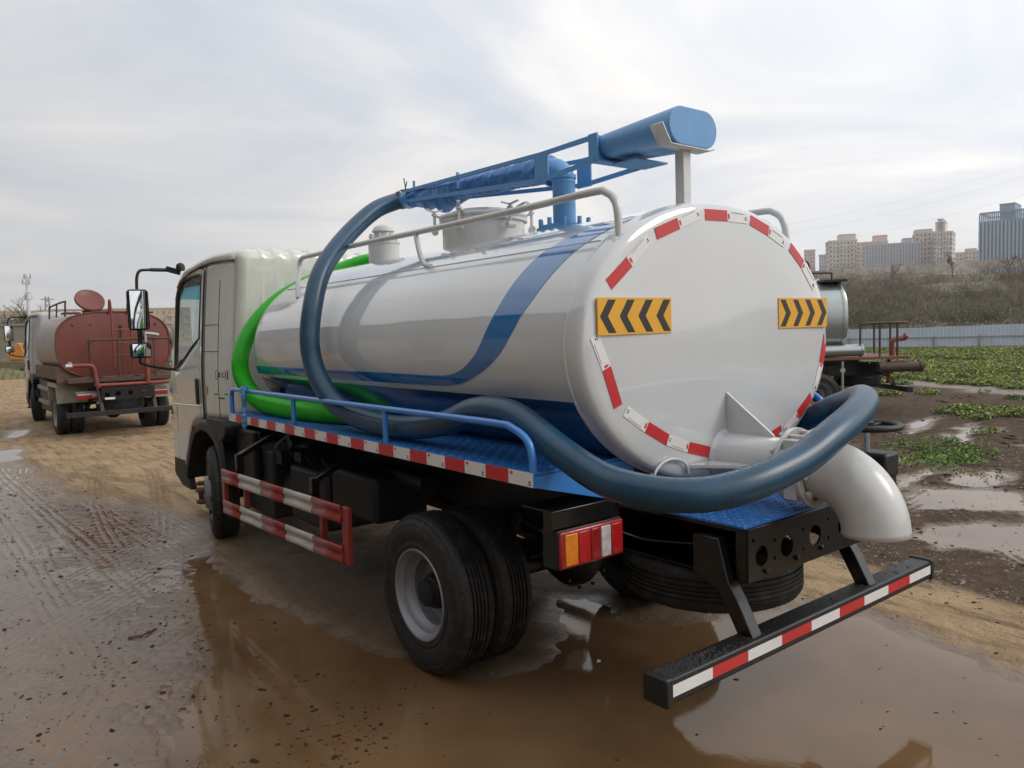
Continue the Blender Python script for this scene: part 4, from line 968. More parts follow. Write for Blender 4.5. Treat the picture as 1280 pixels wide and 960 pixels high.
GH, GWET, GRT, GS, GSHADE = ground(GX, GY)
nx_, ny_ = len(gx), len(gy)
def fast_mesh(name, V, Fq, mats, smooth=True, attrs=None, mi=None):
    me = bpy.data.meshes.new(name); k = Fq.shape[1]
    me.vertices.add(len(V)); me.vertices.foreach_set('co', np.ascontiguousarray(V, np.float32).ravel())
    me.loops.add(Fq.size); me.loops.foreach_set('vertex_index', Fq.ravel().astype(np.int32))
    me.polygons.add(len(Fq)); me.polygons.foreach_set('loop_start', np.arange(0, Fq.size, k, dtype=np.int32)); me.polygons.foreach_set('loop_total', np.full(len(Fq), k, np.int32))
    me.polygons.foreach_set('use_smooth', np.full(len(Fq), smooth))
    for q in mats: me.materials.append(M[q])
    if mi is not None: me.polygons.foreach_set('material_index', mi.astype(np.int32))
    for an, av in (attrs or {}).items():
        a = me.attributes.new(an, 'FLOAT', 'POINT'); a.data.foreach_set('value', av.ravel().astype(np.float32))
    me.update(calc_edges=True); me.validate()
    o = bpy.data.objects.new(name, me); COL.objects.link(o); return o
def ground_mat():
    m = bpy.data.materials.new('mud'); m.use_nodes = True; nt = m.node_tree; L = nt.links; b = nt.nodes['Principled BSDF']
    def at(n):
        a = nt.nodes.new('ShaderNodeAttribute'); a.attribute_name = n; return a.outputs['Fac']
    def mixc(f, a, c):
        x = nt.nodes.new('ShaderNodeMix'); x.data_type = 'RGBA'
        L.new(f, x.inputs[0])
        for i, v in ((6, a), (7, c)):
            if isinstance(v, tuple): x.inputs[i].default_value = (*v, 1)
            else: L.new(v, x.inputs[i])
        return x.outputs[2]
    t = nt.nodes.new('ShaderNodeTexCoord')
    def noise(sc, det=5, ro=.6, lo=.35, hi=.65):
        n = nt.nodes.new('ShaderNodeTexNoise'); n.inputs['Scale'].default_value = sc; n.inputs['Detail'].default_value = det; n.inputs['Roughness'].default_value = ro; L.new(t.outputs['Object'], n.inputs['Vector'])
        r = nt.nodes.new('ShaderNodeMapRange'); r.inputs['From Min'].default_value = lo; r.inputs['From Max'].default_value = hi; L.new(n.outputs['Fac'], r.inputs['Value']); return r.outputs[0]
    wet, rt, fldd = at('wet'), at('right'), at('field')
    dry = mixc(noise(1.3), (.43, .305, .175), (.30, .205, .118)); dry = mixc(noise(4, 9, .75, .52, .85), dry, (.19, .128, .076))
    dry = mixc(noise(90, 3, .6, .5, .8), dry, (.40, .30, .19))
    dk = mixc(noise(6), (.100, .066, .042), (.058, .039, .027)); dk = mixc(noise(70, 4, .7, .55, .8), dk, (.16, .125, .095))
    tk_ = nt.nodes.new('ShaderNodeMath'); tk_.operation = 'MULTIPLY'; tk_.inputs[1].default_value = .75; L.new(at('track'), tk_.inputs[0])
    mpg = nt.nodes.new('ShaderNodeMapping'); mpg.inputs['Scale'].default_value = (5.5, .8, 1); mpg.inputs['Rotation'].default_value = (0, 0, .35); L.new(t.outputs['Object'], mpg.inputs[0])
    ns_ = nt.nodes.new('ShaderNodeTexNoise'); ns_.inputs['Scale'].default_value = 1.6; ns_.inputs['Detail'].default_value = 6; ns_.inputs['Roughness'].default_value = .7; L.new(mpg.outputs[0], ns_.inputs['Vector'])
    nr_ = nt.nodes.new('ShaderNodeMapRange'); nr_.inputs['From Min'].default_value = .48; nr_.inputs['From Max'].default_value = .66; nr_.inputs['To Max'].default_value = .8; L.new(ns_.outputs['Fac'], nr_.inputs['Value'])
    dry = mixc(nr_.outputs[0], dry, (.135, .088, .054)); dry = mixc(tk_.outputs[0], dry, (.12, .078, .047))
    c = mixc(rt, dry, dk); c = mixc(fldd, c, dk)
    wc = mixc(noise(3.1), (.165, .112, .072), (.115, .075, .047))
    c = mixc(at('under'), c, (.065, .041, .024)); c = mixc(wet, c, wc); L.new(c, b.inputs['Base Color'])  # shade under the truck mixed into the mud colour, then wetness
    r = nt.nodes.new('ShaderNodeMapRange'); r.inputs['To Min'].default_value = .85; r.inputs['To Max'].default_value = .07; L.new(wet, r.inputs['Value']); L.new(r.outputs[0], b.inputs['Roughness'])
    sp_r = nt.nodes.new('ShaderNodeMapRange'); sp_r.inputs['To Min'].default_value = .12; sp_r.inputs['To Max'].default_value = .5; L.new(wet, sp_r.inputs['Value']); L.new(sp_r.outputs[0], b.inputs['Specular IOR Level'])
    n = nt.nodes.new('ShaderNodeTexNoise'); n.inputs['Scale'].default_value = 55; n.inputs['Detail'].default_value = 7; n.inputs['Roughness'].default_value = .65; L.new(t.outputs['Object'], n.inputs['Vector'])
    bs = nt.nodes.new('ShaderNodeMapRange'); bs.inputs['To Min'].default_value = .9; bs.inputs['To Max'].default_value = .22; L.new(wet, bs.inputs['Value'])
    bp = nt.nodes.new('ShaderNodeBump'); bp.inputs['Distance'].default_value = .010; L.new(bs.outputs[0], bp.inputs['Strength']); L.new(n.outputs['Fac'], bp.inputs['Height'])
    n4 = nt.nodes.new('ShaderNodeTexNoise'); n4.inputs['Scale'].default_value = 9; n4.inputs['Detail'].default_value = 6; n4.inputs['Roughness'].default_value = .7; L.new(t.outputs['Object'], n4.inputs['Vector'])
    b4 = nt.nodes.new('ShaderNodeBump'); b4.inputs['Distance'].default_value = .05; L.new(bs.outputs[0], b4.inputs['Strength']); L.new(n4.outputs['Fac'], b4.inputs['Height']); L.new(bp.outputs[0], b4.inputs['Normal']); L.new(b4.outputs[0], b.inputs['Normal'])
    M['mud'] = m
ground_mat()
V = np.stack([GX, GY, GH], -1).reshape(-1, 3)
ii, jj = np.meshgrid(np.arange(nx_-1), np.arange(ny_-1), indexing='ij'); q0 = (ii*ny_+jj).ravel()
Fq = np.stack([q0, q0+ny_, q0+ny_+1, q0+1], -1)
FLD = np.clip((GX-9.5)/2, 0, 1)
g_ = fast_mesh('ground', V, Fq, ['mud'], True, {'wet': GWET, 'right': GRT, 'field': FLD, 'track': GS, 'under': GSHADE*.85}); tag(g_, kind='structure')
# standing water: one level sheet, shows where the ground dips below it
def water_mat():
    m = bpy.data.materials.new('muddy_water'); m.use_nodes = True; nt = m.node_tree; L = nt.links; b = nt.nodes['Principled BSDF']
    t = nt.nodes.new('ShaderNodeTexCoord'); n = nt.nodes.new('ShaderNodeTexNoise'); n.inputs['Scale'].default_value = 1.1; n.inputs['Detail'].default_value = 6; L.new(t.outputs['Object'], n.inputs['Vector'])
    cr_ = nt.nodes.new('ShaderNodeValToRGB'); cr_.color_ramp.elements[0].position = .38; cr_.color_ramp.elements[0].color = (.112, .062, .028, 1); cr_.color_ramp.elements[1].position = .64; cr_.color_ramp.elements[1].color = (.18, .106, .052, 1)
    L.new(n.outputs['Fac'], cr_.inputs[0]); L.new(cr_.outputs[0], b.inputs['Base Color'])
    b.inputs['Roughness'].default_value = .05; b.inputs['IOR'].default_value = 1.38
    n2 = nt.nodes.new('ShaderNodeTexNoise'); n2.inputs['Scale'].default_value = 7; n2.inputs['Detail'].default_value = 3; L.new(t.outputs['Object'], n2.inputs['Vector'])
    bp = nt.nodes.new('ShaderNodeBump'); bp.inputs['Strength'].default_value = .12; bp.inputs['Distance'].default_value = .004; L.new(n2.outputs['Fac'], bp.inputs['Height'])
    m5 = nt.nodes.new('ShaderNodeMapping'); m5.inputs['Scale'].default_value = (1, .35, 1); m5.inputs['Rotation'].default_value = (0, 0, .6); L.new(t.outputs['Object'], m5.inputs[0])
    n5 = nt.nodes.new('ShaderNodeTexNoise'); n5.inputs['Scale'].default_value = 70; n5.inputs['Detail'].default_value = 4; L.new(m5.outputs[0], n5.inputs['Vector'])
    n6 = nt.nodes.new('ShaderNodeTexNoise'); n6.inputs['Scale'].default_value = 1.6; n6.inputs['Detail'].default_value = 3; L.new(t.outputs['Object'], n6.inputs['Vector'])
    r6 = nt.nodes.new('ShaderNodeMapRange'); r6.inputs['From Min'].default_value = .42; r6.inputs['From Max'].default_value = .68; r6.inputs['To Max'].default_value = .22; L.new(n6.outputs['Fac'], r6.inputs['Value'])
    b5 = nt.nodes.new('ShaderNodeBump'); b5.inputs['Distance'].default_value = .0025; L.new(r6.outputs[0], b5.inputs['Strength']); L.new(n5.outputs['Fac'], b5.inputs['Height']); L.new(bp.outputs[0], b5.inputs['Normal']); L.new(b5.outputs[0], b.inputs['Normal'])
    M['muddy_water'] = m
water_mat()
q = MB(); q.add([(-9, -6, 0), (11, -6, 0), (11, 21, 0), (-9, 21, 0)], [(0, 1, 2, 3)]); q.build('puddle_water', 'muddy_water', None, 0, kind='structure')
def gz(x, y): return ground(np.atleast_1d(np.array(x, float)), np.atleast_1d(np.array(y, float)))[0]

# pebbles and mud clods
mat('pebble', (.040, .028, .020), .9, spec=.1, var=.5, vscale=40)
mat('pale_pebble', (.20, .165, .125), .8, var=.3, vscale=40)
def scatter_stones(name, xs, ys, ss, zs, matn):
    n = len(xs); base = np.array([(1, 0, 0), (0, 1, 0), (-1, 0, 0), (0, -1, 0), (0, 0, 1), (.6, .6, .5), (-.6, .6, .55), (-.6, -.6, .45), (.6, -.6, .5)], float)
    F = np.array([(0, 1, 5), (1, 2, 6), (2, 3, 7), (3, 0, 8), (5, 1, 6), (6, 2, 7), (7, 3, 8), (8, 0, 5), (5, 6, 4), (6, 7, 4), (7, 8, 4), (8, 5, 4)])
    a = RNG.random(n)*6.28; J = 1+.35*(RNG.random((n, 9, 3))-.5); P = base[None]*J; P[..., 2] *= .35+.4*RNG.random((n, 1))
    P[..., 0] *= 1+.9*RNG.random((n, 1))
    c, s = np.cos(a)[:, None], np.sin(a)[:, None]; X = P[..., 0]*c-P[..., 1]*s; Y = P[..., 0]*s+P[..., 1]*c
    Vv = np.stack([X*ss[:, None]+xs[:, None], Y*ss[:, None]+ys[:, None], P[..., 2]*ss[:, None]+zs[:, None]-.001], -1).reshape(-1, 3)
    Ff = (F[None]+np.arange(n)[:, None, None]*9).reshape(-1, 3)
    return fast_mesh(name, Vv, Ff, [matn], False)
n = 17000
xs = np.r_[RNG.uniform(-2.9, -1.0, 8600), RNG.uniform(-1.8, 2.0, 2200), RNG.uniform(1.0, 7, 6200)]; ys = np.r_[.6+9*RNG.random(8600)**1.3, RNG.uniform(-1.4, 1.6, 2200), RNG.uniform(-2.0, 3.5, 6200)]
cl = vnoise(xs*2.2, ys*2.2, 91)*.6+vnoise(xs*7, ys*7, 92)*.4; keep = RNG.random(n) < np.clip((cl-.25)*2.2, 0, 1); keep &= ~((np.abs(xs) < .98) & (ys > 1.0) & (ys < 1.3) & False)
keep &= ~((xs > -1.35) & (xs < 1.6) & (ys < 2.2) & (RNG.random(n) < .72)); xs, ys = xs[keep], ys[keep]; ss = np.clip(RNG.lognormal(-5.75, .5, len(xs)), .0016, .013); ss *= np.where(xs > 1.8, 1.5, np.where(xs < -1.2, 1.25, 1))
o = scatter_stones('mud_clods', xs, ys, ss, np.maximum(gz(xs, ys), 0), 'pebble'); tag(o, kind='stuff')
n = 2600; xs = RNG.uniform(3.0, 16, n); ys = RNG.uniform(-3, 8, n); z = gz(xs, ys); k = (z > .004) & (vnoise(xs*1.3, ys*1.3, 77) > .45); xs, ys, z = xs[k], ys[k], z[k]
o = scatter_stones('mud_lumps', xs, ys, np.clip(RNG.lognormal(-3.7, .45, len(xs)), .01, .07), z-.006, 'pebble'); tag(o, kind='stuff')
n = 9000; xs = 2.0+7*RNG.random(n)**1.7; ys = RNG.uniform(-1.8, 3.5, n); z = gz(xs, ys); k = z > .002; xs, ys, z = xs[k], ys[k], z[k]
o = scatter_stones('gravel', xs, ys, np.clip(RNG.lognormal(-5.15, .45, len(xs)), .002, .018), z, 'pale_pebble'); tag(o, kind='stuff')
for i, (x, y, s_, lb) in enumerate(((-.215, .62, .016, 'small white scrap floating in the brown puddle beside the rear wheels'),)):
    q = MB(); q.add([(x-s_, y, .003), (x, y-s_*.6, .004), (x+s_, y+s_*.2, .003), (x+s_*.2, y+s_, .006)], [(0, 1, 2, 3)]); q.build('litter_scrap', 'tape_white', None, 0, label=lb, cat='scrap', solid=.002)
q = MB(); q.tube(smooth_path([(-1.98, 2.62, .006), (-1.90, 2.60, .009), (-1.82, 2.66, .006)], 4), .005, 7); q.build('twig', 'rust', None, label='short dark twig lying on the wet mud at lower left', cat='twig')

# ================================================================ FIELD
F0 = np.array((46.4, 58.9)); FD = np.array((.382, -.924)); zb = -.80; nr = np.array((-FD[1], FD[0]))
mat('leaf_green', (.11, .19, .03), .6, var=.45, vscale=2.5, coord='Object')
mat('leaf_pale', (.17, .22, .05), .6, var=.35, vscale=3)
mat('flower_yellow', (.55, .42, .03), .6, var=.15, vscale=20)
mat('dry_stalk', (.16, .115, .07), .8, var=.3, vscale=5)
def leaf_cloud(name, cx, cy, cz, sp, hh, per, size, mats, mprob, up=.5, kind='stuff', parent=None, asp=.45):
    n = len(cx)*per; idx = np.repeat(np.arange(len(cx)), per)
    r = np.sqrt(RNG.random(n))*sp[idx]; a = RNG.random(n)*6.283; hz = RNG.random(n)**.8
    P = np.stack([cx[idx]+r*np.cos(a)*(1-.3*hz), cy[idx]+r*np.sin(a)*(1-.3*hz), cz[idx]+hz*hh[idx]], -1)
    s = size[idx]*(0.6+.8*RNG.random(n)); d1 = RNG.normal(size=(n, 3)); d1[:, 2] *= up; d1 /= np.linalg.norm(d1, axis=1)[:, None]
    d2 = np.cross(d1, RNG.normal(size=(n, 3))); d2 /= np.linalg.norm(d2, axis=1)[:, None]
    Vv = np.stack([P-d1*s[:, None], P+d2*s[:, None]*asp, P+d1*s[:, None], P-d2*s[:, None]*asp], 1).reshape(-1, 3)
    Ff = np.arange(n*4).reshape(-1, 4); mi = RNG.choice(len(mats), n, p=mprob)
    if 'flower_yellow' in mats:
        fi = mats.index('flower_yellow'); mi = np.where((mi == fi) & (hz < .6), 0, mi)
    o = fast_mesh(name, Vv, Ff, mats, False, mi=mi); tag(o, kind=kind); o.parent = parent; return o
# rape plants in rough rows
n = 95000; r = 9+(RNG.random(n)**1.6)*58; az = np.radians(RNG.uniform(52, 84, n)); fx = -2.85+r*np.sin(az); fy = -2.1+r*np.cos(az)
den = vnoise(fx*.55, fy*.55, 101)*.36+vnoise(fx*.16+5, fy*.16, 102)*.22+vnoise(fx*1.7, fy*1.7, 103)*.42; edge = fx+fy*.22-.6
keep = (den > .535-.10*np.clip((edge-9)/12, 0, 1)) & (edge > 8.6) & (((fx-F0[0])*nr[0]+(fy-F0[1])*nr[1]) < -1.2) & (RNG.random(n) < np.clip((edge-8.6)/3, .12, 1)); fx, fy = fx[keep], fy[keep]
fx = fx+.0; fz = gz(fx, fy); k = (fz > .012) | (fx > 13); fx, fy, fz = fx[k], fy[k], fz[k]
dist = np.hypot(fx+2.8, fy+2.1)
hh = .03+.06*RNG.random(len(fx))+.10*np.clip((dist-16)/15, 0, 1)
leaf_cloud('field_plants', fx, fy, fz, np.full(len(fx), .11)+.003*dist, hh, 18, .011+.0011*dist, ['leaf_green', 'leaf_pale', 'flower_yellow', 'dry_stalk'], [.50, .22, .12, .16])
n = 260; fx = RNG.normal(6.9, .5, n); fy = RNG.normal(1.95+.0*fx, .28, n)+.25*(fx-6.9); fz = np.maximum(gz(fx, fy), 0)
leaf_cloud('weed_patch', fx, fy, fz, np.full(n, .08), .04+.05*RNG.random(n), 16, np.full(n, .017), ['leaf_green', 'leaf_pale'], [.8, .2])

# ================================================================ FENCE
mat('sheet_blue', (.45, .52, .60), .5, metal=.1, var=.08, vscale=.6, dirt=.3, dcol=(.30, .28, .27)); mat('sheet_white', (.62, .66, .70), .5, var=.05)
fence = empty('sheet_metal_fence', (30, 34, -.8), 0, 'long pale blue corrugated sheet fence behind the green field', 'fence')
fence.location = (0, 0, 0)
N = 34; wS = 3.05
for i in range(N):
    a = F0+FD*wS*i; h = 1.74+.05*math.sin(i*2.1)-(.10 if i % 7 == 3 else 0); q = MB(); rows = []; K = 24
    nrm = np.array((FD[1], -FD[0]))
    for k in range(K*2+1):
        p = a+FD*wS*k/(K*2)+nrm*(.03 if k % 4 < 2 else 0)*1.0; rows.append([(p[0], p[1], zb-.05), (p[0], p[1], zb+h)])
    q.grid(rows); q.build('sheet_panel', 'sheet_white' if i in (17,) else 'sheet_blue', fence, 0)
    q = MB(); p = a-nrm*.0+np.array((-FD[1], FD[0]))*-.09; q.box(p[0]-.05, p[0]+.05, p[1]-.05, p[1]+.05, zb, zb+1.05); q.build('fence_post', 'dull_sheet', fence)
    q = MB(); c = a+FD*wS; nn = np.array((FD[1], -FD[0]))*.09; q.bar((a[0]+nn[0], a[1]+nn[1], zb+.92), (c[0]+nn[0], c[1]+nn[1], zb+.92), .06, .06); q.build('fence_rail', 'dull_sheet', fence)

# ================================================================ SLOPE, BRUSH, TREES
mat('bark', (.075, .060, .048), .9, var=.3, vscale=3); mat('slope_soil', (.17, .15, .10), .95, var=.4, vscale=.15); mat('brush_brown', (.17, .14, .085), .9, var=.4, vscale=.2); mat('brush_grey', (.19, .17, .14), .9, var=.3, vscale=.2); mat('brush_green', (.12, .125, .06), .85, var=.4, vscale=.2); mat('blossom', (.48, .38, .35), .8, var=.2)
def sl_h(u): return float(np.interp(u, [0, 6, 16, 30, 60, 400], [-.9, -.2, 2.9, 6.1, 6.8, 7]))
q = MB(); rows = []
nr = np.array((-FD[1], FD[0]))*1.0   # away from the camera
for i in range(61):
    base = F0+FD*(-60+i*4.0); r = []
    for u in (2, 6, 10, 16, 22, 30, 45, 80, 400): 
        p = base+nr*u; r.append((p[0], p[1], sl_h(u)+.5*float(vnoise(np.array([i*.35]), np.array([u*.2]), 5)[0])*(1 if u > 2 else 0)))
    rows.append(r)
q.grid(rows); q.build('embankment_hill', 'slope_soil', None, 60, kind='structure')
def brush(name, n, u0, u1, hmin, hmax, per, size, mats, pr, cut=0., asp=.07):
    t = RNG.uniform(8, 62, n); u = RNG.uniform(u0, u1, n); cx = F0[0]+FD[0]*t+nr[0]*u; cy = F0[1]+FD[1]*t+nr[1]*u; cz = np.interp(u, [0, 6, 16, 30, 60], [-.9, -.2, 2.9, 6.1, 6.8])
    dn = vnoise(t*.13, u*.3, 111); k = dn > cut; return leaf_cloud(name, cx[k], cy[k], cz[k], np.full(k.sum(), .9), RNG.uniform(hmin, hmax, k.sum()), per, np.full(k.sum(), size), mats, pr, up=2.2, asp=asp)
brush('brush_thicket', 2800, 3, 26, .6, 1.5, 70, .22, ['brush_brown', 'brush_grey'], [.6, .4], .30, .055)
brush('green_brush', 2000, 3, 17, .5, 1.3, 60, .20, ['brush_green', 'brush_brown'], [.75, .25], .35, .09)
brush('grey_twigs', 1700, 8, 29, 1.2, 2.6, 36, .38, ['brush_grey', 'brush_brown'], [.6, .4], .48, .035)
brush('blossom_shrubs', 420, 3, 10, .8, 1.6, 60, .09, ['blossom', 'brush_grey', 'brush_brown'], [.5, .3, .2], .5, .3)
# bare trees: tapered trunk with branching limbs, each a thing
mat('bark', (.075, .060, .048), .9, var=.3, vscale=3)
def bare_tree(x, y, z, h, label, seed, group=None, lean=0, dens=5, rad=1.0):
    rnd = random.Random(seed); t = empty('bare_tree', (x, y, z), 0, label, 'tree', group); tr = MB(); cr_ = MB()
    def grow(mb, p, d, L, r, lv):
        n = 4; P = [Vector(p)]; d = Vector(d)
        for i in range(n):
            d = (d+Vector((rnd.gauss(0, .10), rnd.gauss(0, .10), rnd.gauss(.03, .06)))).normalized(); P.append(P[-1]+d*L/n)
        mb.tube(P, [r*(1-.16*i) for i in range(n+1)], 5 if lv < 2 else 3, caps=False)
        if lv >= 4: return
        for k in range(dens if lv else dens+1):
            i = rnd.randint(1 if lv else 2, n); a = rnd.uniform(0, 6.28); sp_ = rnd.uniform(.45, .95)*rad
            nd = (d+Vector((math.cos(a)*sp_, math.sin(a)*sp_, rnd.uniform(-.1, .4)))).normalized()
            grow(cr_, P[i], nd, L*rnd.uniform(.45, .66), r*.5, lv+1)
    grow(tr, (0, 0, -.2), (lean, 0, 1), h*.42, h*.018, 0)
    tr.build('trunk', 'bark', t, 60); cr_.build('crown', 'brush_brown' if seed % 2 else 'bark', t, 0, fix=False)
    return t
def on_slope(t, u): p = F0+FD*t+nr*u; return p[0], p[1], sl_h(u)
TL = ['thin bare tree on the bank below the pale towers at left', 'spreading bare tree on the bank in front of the long grey apartment slab', 'low bare tree on the bank in front of the tall stepped tower', 'bare tree on the bank in front of the small tan blocks', 'dark bushy bare tree at left foot of the blue glass building', 'broad dark bare tree in front of the middle of the blue glass building', 'bare tree on the bank at the far right picture edge', 'slim bare tree low on the bank just above the fence']
for i, (tt, uu, hh_) in enumerate(((32, 27, 3.6), (38, 28, 4.2), (43, 27, 3.8), (47, 28, 4.0), (49.5, 26, 5.0), (53, 25, 6.0), (56, 25, 6.5), (41, 8, 4.0))):
    x, y, z = on_slope(tt, uu); bare_tree(x, y, z, hh_, TL[i], 20+i, 'bare trees on the bank', rad=1.3)
# pale parapet along the crest
q = empty('retaining_wall', (0, 0, 0), 0, 'low pale parapet wall along the crest of the brushy bank', 'wall')
mat('pale_stone', (.50, .46, .40), .9, var=.3, vscale=.6)
for i in range(26):
    a = F0+FD*(-20+i*5.0)+nr*31; c = F0+FD*(-20+(i+1)*5.0-.12)+nr*31; z = 6.95+.12*math.sin(i*.35)+.03*i; b = MB(); b.bar((a[0], a[1], z), (c[0], c[1], z+.02), .4, .95); b.build('wall_panel', 'pale_stone', q, 0)

# ================================================================ FAR BUILDINGS
C0 = Vector((-2.846, -2.114, 1.679))
def colm(name, c, **k): mat(name, c, .8, var=.06, vscale=.05, **k)
colm('tower_beige', (.60, .53, .47)); colm('tower_tan', (.60, .47, .38)); colm('slab_lilac', (.46, .45, .49)); colm('blue_cladding', (.20, .29, .38)); colm('blue_light', (.34, .44, .52)); colm('window_dark', (.17, .17, .185)); colm('window_mid', (.27, .28, .30)); colm('yellow_render', (.42, .33, .20)); colm('band_dark', (.20, .19, .19))
def far_building(az0, az1, dist, z0, z1, depth, wallm, label, cols, floors, winm='window_dark', strips=False, turn=0., group=None, core=None, win=(.5, .5), pergola=False, name='apartment_tower', cores=()):
    # azimuths are compass angles from +Y; facade faces the yard
    a0, a1 = math.radians(az0), math.radians(az1); am = (a0+a1)/2
    w = 2*dist*math.tan((a1-a0)/2)/max(.3, math.cos(turn)); x, y = C0.x+dist*math.sin(am), C0.y+dist*math.cos(am)
    t = empty(name, (x, y, 0), -am+turn, label, 'building', group)
    b = MB(); b.box(-w/2, w/2, 0, depth, z0, z1)
    b.box(-w/2-.25, w/2+.25, -.25, depth+.25, z1+.004, z1+.6); b.build('wall', wallm, t, 0)
    fh = (z1-z0)/floors; cw = w/cols; q = MB(); bal = MB()
    for i in range(cols):
        for j in range(floors):
            xc = -w/2+cw*(i+.5); zc = z0+fh*(j+.5)
            if zc < 4: continue
            ww, wh = cw*win[0], fh*win[1]
            if (i+2) % 3 == 0: ww *= .6
            q.box(xc-ww/2, xc+ww/2, -.12, .3, zc-wh/2, zc+wh/2)
            if i % 3 == 0 and not strips: bal.box(xc-cw*.42, xc+cw*.42, -.9, -.02, zc-fh*.46, zc-fh*.14)
    q.build('windows', winm, t, 0, kind='stuff')
    if bal.v: bal.build('balconies', wallm, t, 0, kind='stuff')
    if strips:
        q = MB()
        for i in range(cols+1): xc = -w/2+cw*i; q.box(xc-cw*.16, xc+cw*.16, -.55, -.13, z0, z1)
        q.build('facade_fins', strips, t, 0, kind='stuff')
        # dark side return so the end wall reads as a plane
    # end wall windows
    q = MB()
    for j in range(floors):
        zc = z0+fh*(j+.5)
        if zc < 4: continue
        for yy in np.arange(2, depth-1, 3.5): q.box(-w/2-.08, -w/2+.3, yy, yy+1.3, zc-fh*.22, zc+fh*.22); q.box(w/2-.3, w/2+.08, yy, yy+1.3, zc-fh*.22, zc+fh*.22)
    q.build('end_windows', winm, t, 0, kind='stuff')
    for (c0, c1, ch) in cores:
        q = MB(); q.box(-w/2+w*c0, -w/2+w*c1, .5, depth*.7, z1+.6, z1+ch); q.box(-w/2+w*c0-.2, -w/2+w*c1+.2, .3, depth*.7+.2, z1+ch+.004, z1+ch+.4); q.build('roof_house', wallm, t, 0)
    if pergola:
        q = MB()
        for i in range(cols*2+1): xc = -w/2+w/(cols*2)*i; q.box(xc-.25, xc+.25, 0, .5, z1+.6, z1+4)
        q.box(-w/2, w/2, -.2, .7, z1+4.001, z1+4.7); q.box(-w/2, w/2, depth-.7, depth, z1+4.001, z1+4.7)
        for xx in (-w/2, w/2-.6): q.box(xx, xx+.6, .7, depth-.7, z1+4.001, z1+4.7)
        q.build('roof_frame', wallm, t, 0)
    # floor bands
    q = MB()
    for j in range(3, floors, 4): q.box(-w/2-.12, w/2+.12, -.14, 0, z0+fh*j-.12, z0+fh*j+.12)
    q.build('floor_bands', 'band_dark', t, 0, kind='stuff')
    return t
GB = 'far apartment blocks above the bank'
Z5 = lambda z250: 1.68+(z250-1.68)*2
far_building(60.38, 62.15, 500, 5, Z5(25.0), 14, 'tower_beige', 'beige tower with stepped roof at left end of the far skyline', 8, 17, group=GB, cores=((.38, .95, 3.6),), turn=.15)
far_building(62.1, 64.0, 560, 5, 1.68+(24.0-1.68)*2.24, 14, 'tower_tan', 'tan tower half hidden behind the lilac slab, right of the beige tower', 8, 18, group=GB, cores=((.55, .98, 4),), turn=.1)
far_building(62.65, 65.9, 490, 5, 1.68+(23.1-1.68)*1.96, 14, 'slab_lilac', 'long low lilac-grey apartment slab with vertical window strips', 18, 14, 'window_mid', strips='slab_lilac', group=GB, cores=((.70, .86, 2.6),), turn=.12, win=(.34, .8), name='apartment_slab')
far_building(65.6, 66.75, 495, 5, 1.68+(25.6-1.68)*1.98, 16, 'tower_beige', 'tall pale tower wing dotted with white balcony units, right of the lilac slab', 5, 17, group=GB, cores=((.0, .85, 1.8),), turn=.1)
far_building(66.65, 67.7, 480, 5, 1.68+(25.3-1.68)*1.92, 16, 'tower_beige', 'tallest pale tower with stepped roof house beside the balcony wing', 6, 17, group=GB, cores=((.08, .62, 5.6), (.2, .5, 7.2)), turn=-.1)
far_building(67.75, 68.45, 620, 5, 1.68+(19.3-1.68)*2.48, 14, 'tower_tan', 'small plain tan block in the gap left of the blue glass building', 4, 14, group=GB)
far_building(68.4, 69.2, 600, 5, 1.68+(19.6-1.68)*2.4, 14, 'tower_tan', 'small orange-tan block with overhanging roof touching the blue glass building', 4, 13, group=GB, cores=((.0, .8, 1.5),))
far_building(69.16, 73.6, 420, 5, 1.68+(27.2-1.68)*1.68, 22, 'blue_cladding', 'large blue-grey office block with roof frame at right edge', 22, 14, 'window_dark', strips='blue_light', turn=-.16, win=(.42, .9), cores=((.24, .42, 7.5),), pergola=True, name='office_building')
far_building(58.8, 59.5, 700, 5, 1.68+(22.9-1.68)*2.8, 14, 'tower_tan', 'distant pale block seen between the big tank and the grey tank truck', 4, 20, group=GB)
far_building(59.75, 60.5, 640, 5, 1.68+(21.2-1.68)*2.56, 14, 'slab_lilac', 'distant bluish block just left of the beige tower', 5, 18, group=GB)
far_building(2.6, 7.35, 350, -1, 14.6, 14, 'yellow_render', 'pale yellow apartment block with small dark windows at left edge', 12, 5, group='yellow blocks at left', name='apartment_block', win=(.42, .45))
far_building(7.3, 15.5, 380, -1, 16.2, 14, 'yellow_render', 'pale yellow apartment block seen over the rust red tank truck', 22, 5, group='yellow blocks at left', name='apartment_block', win=(.42, .45))
# wires
q = empty('overhead_wires', (0, 0, 0), 0, 'faint overhead power wires sagging across the sky above the far towers', 'power line')
def at_az(az, d, z): a = math.radians(az); return (C0.x+d*math.sin(a), C0.y+d*math.cos(a), z)
for (z0, z1) in ((30, 44), (27.5, 41), (23, 36), (15.5, 24)):
    b = MB(); P = [at_az(56+18*t, 330, 1.68+(z0-1.68+(z1-z0)*t)*1.32-6*math.sin(PI*t)*.35) for t in np.linspace(0, 1, 12)]
    b.tube(P, .02, 4); b.build('wire', 'band_dark', q, 0)
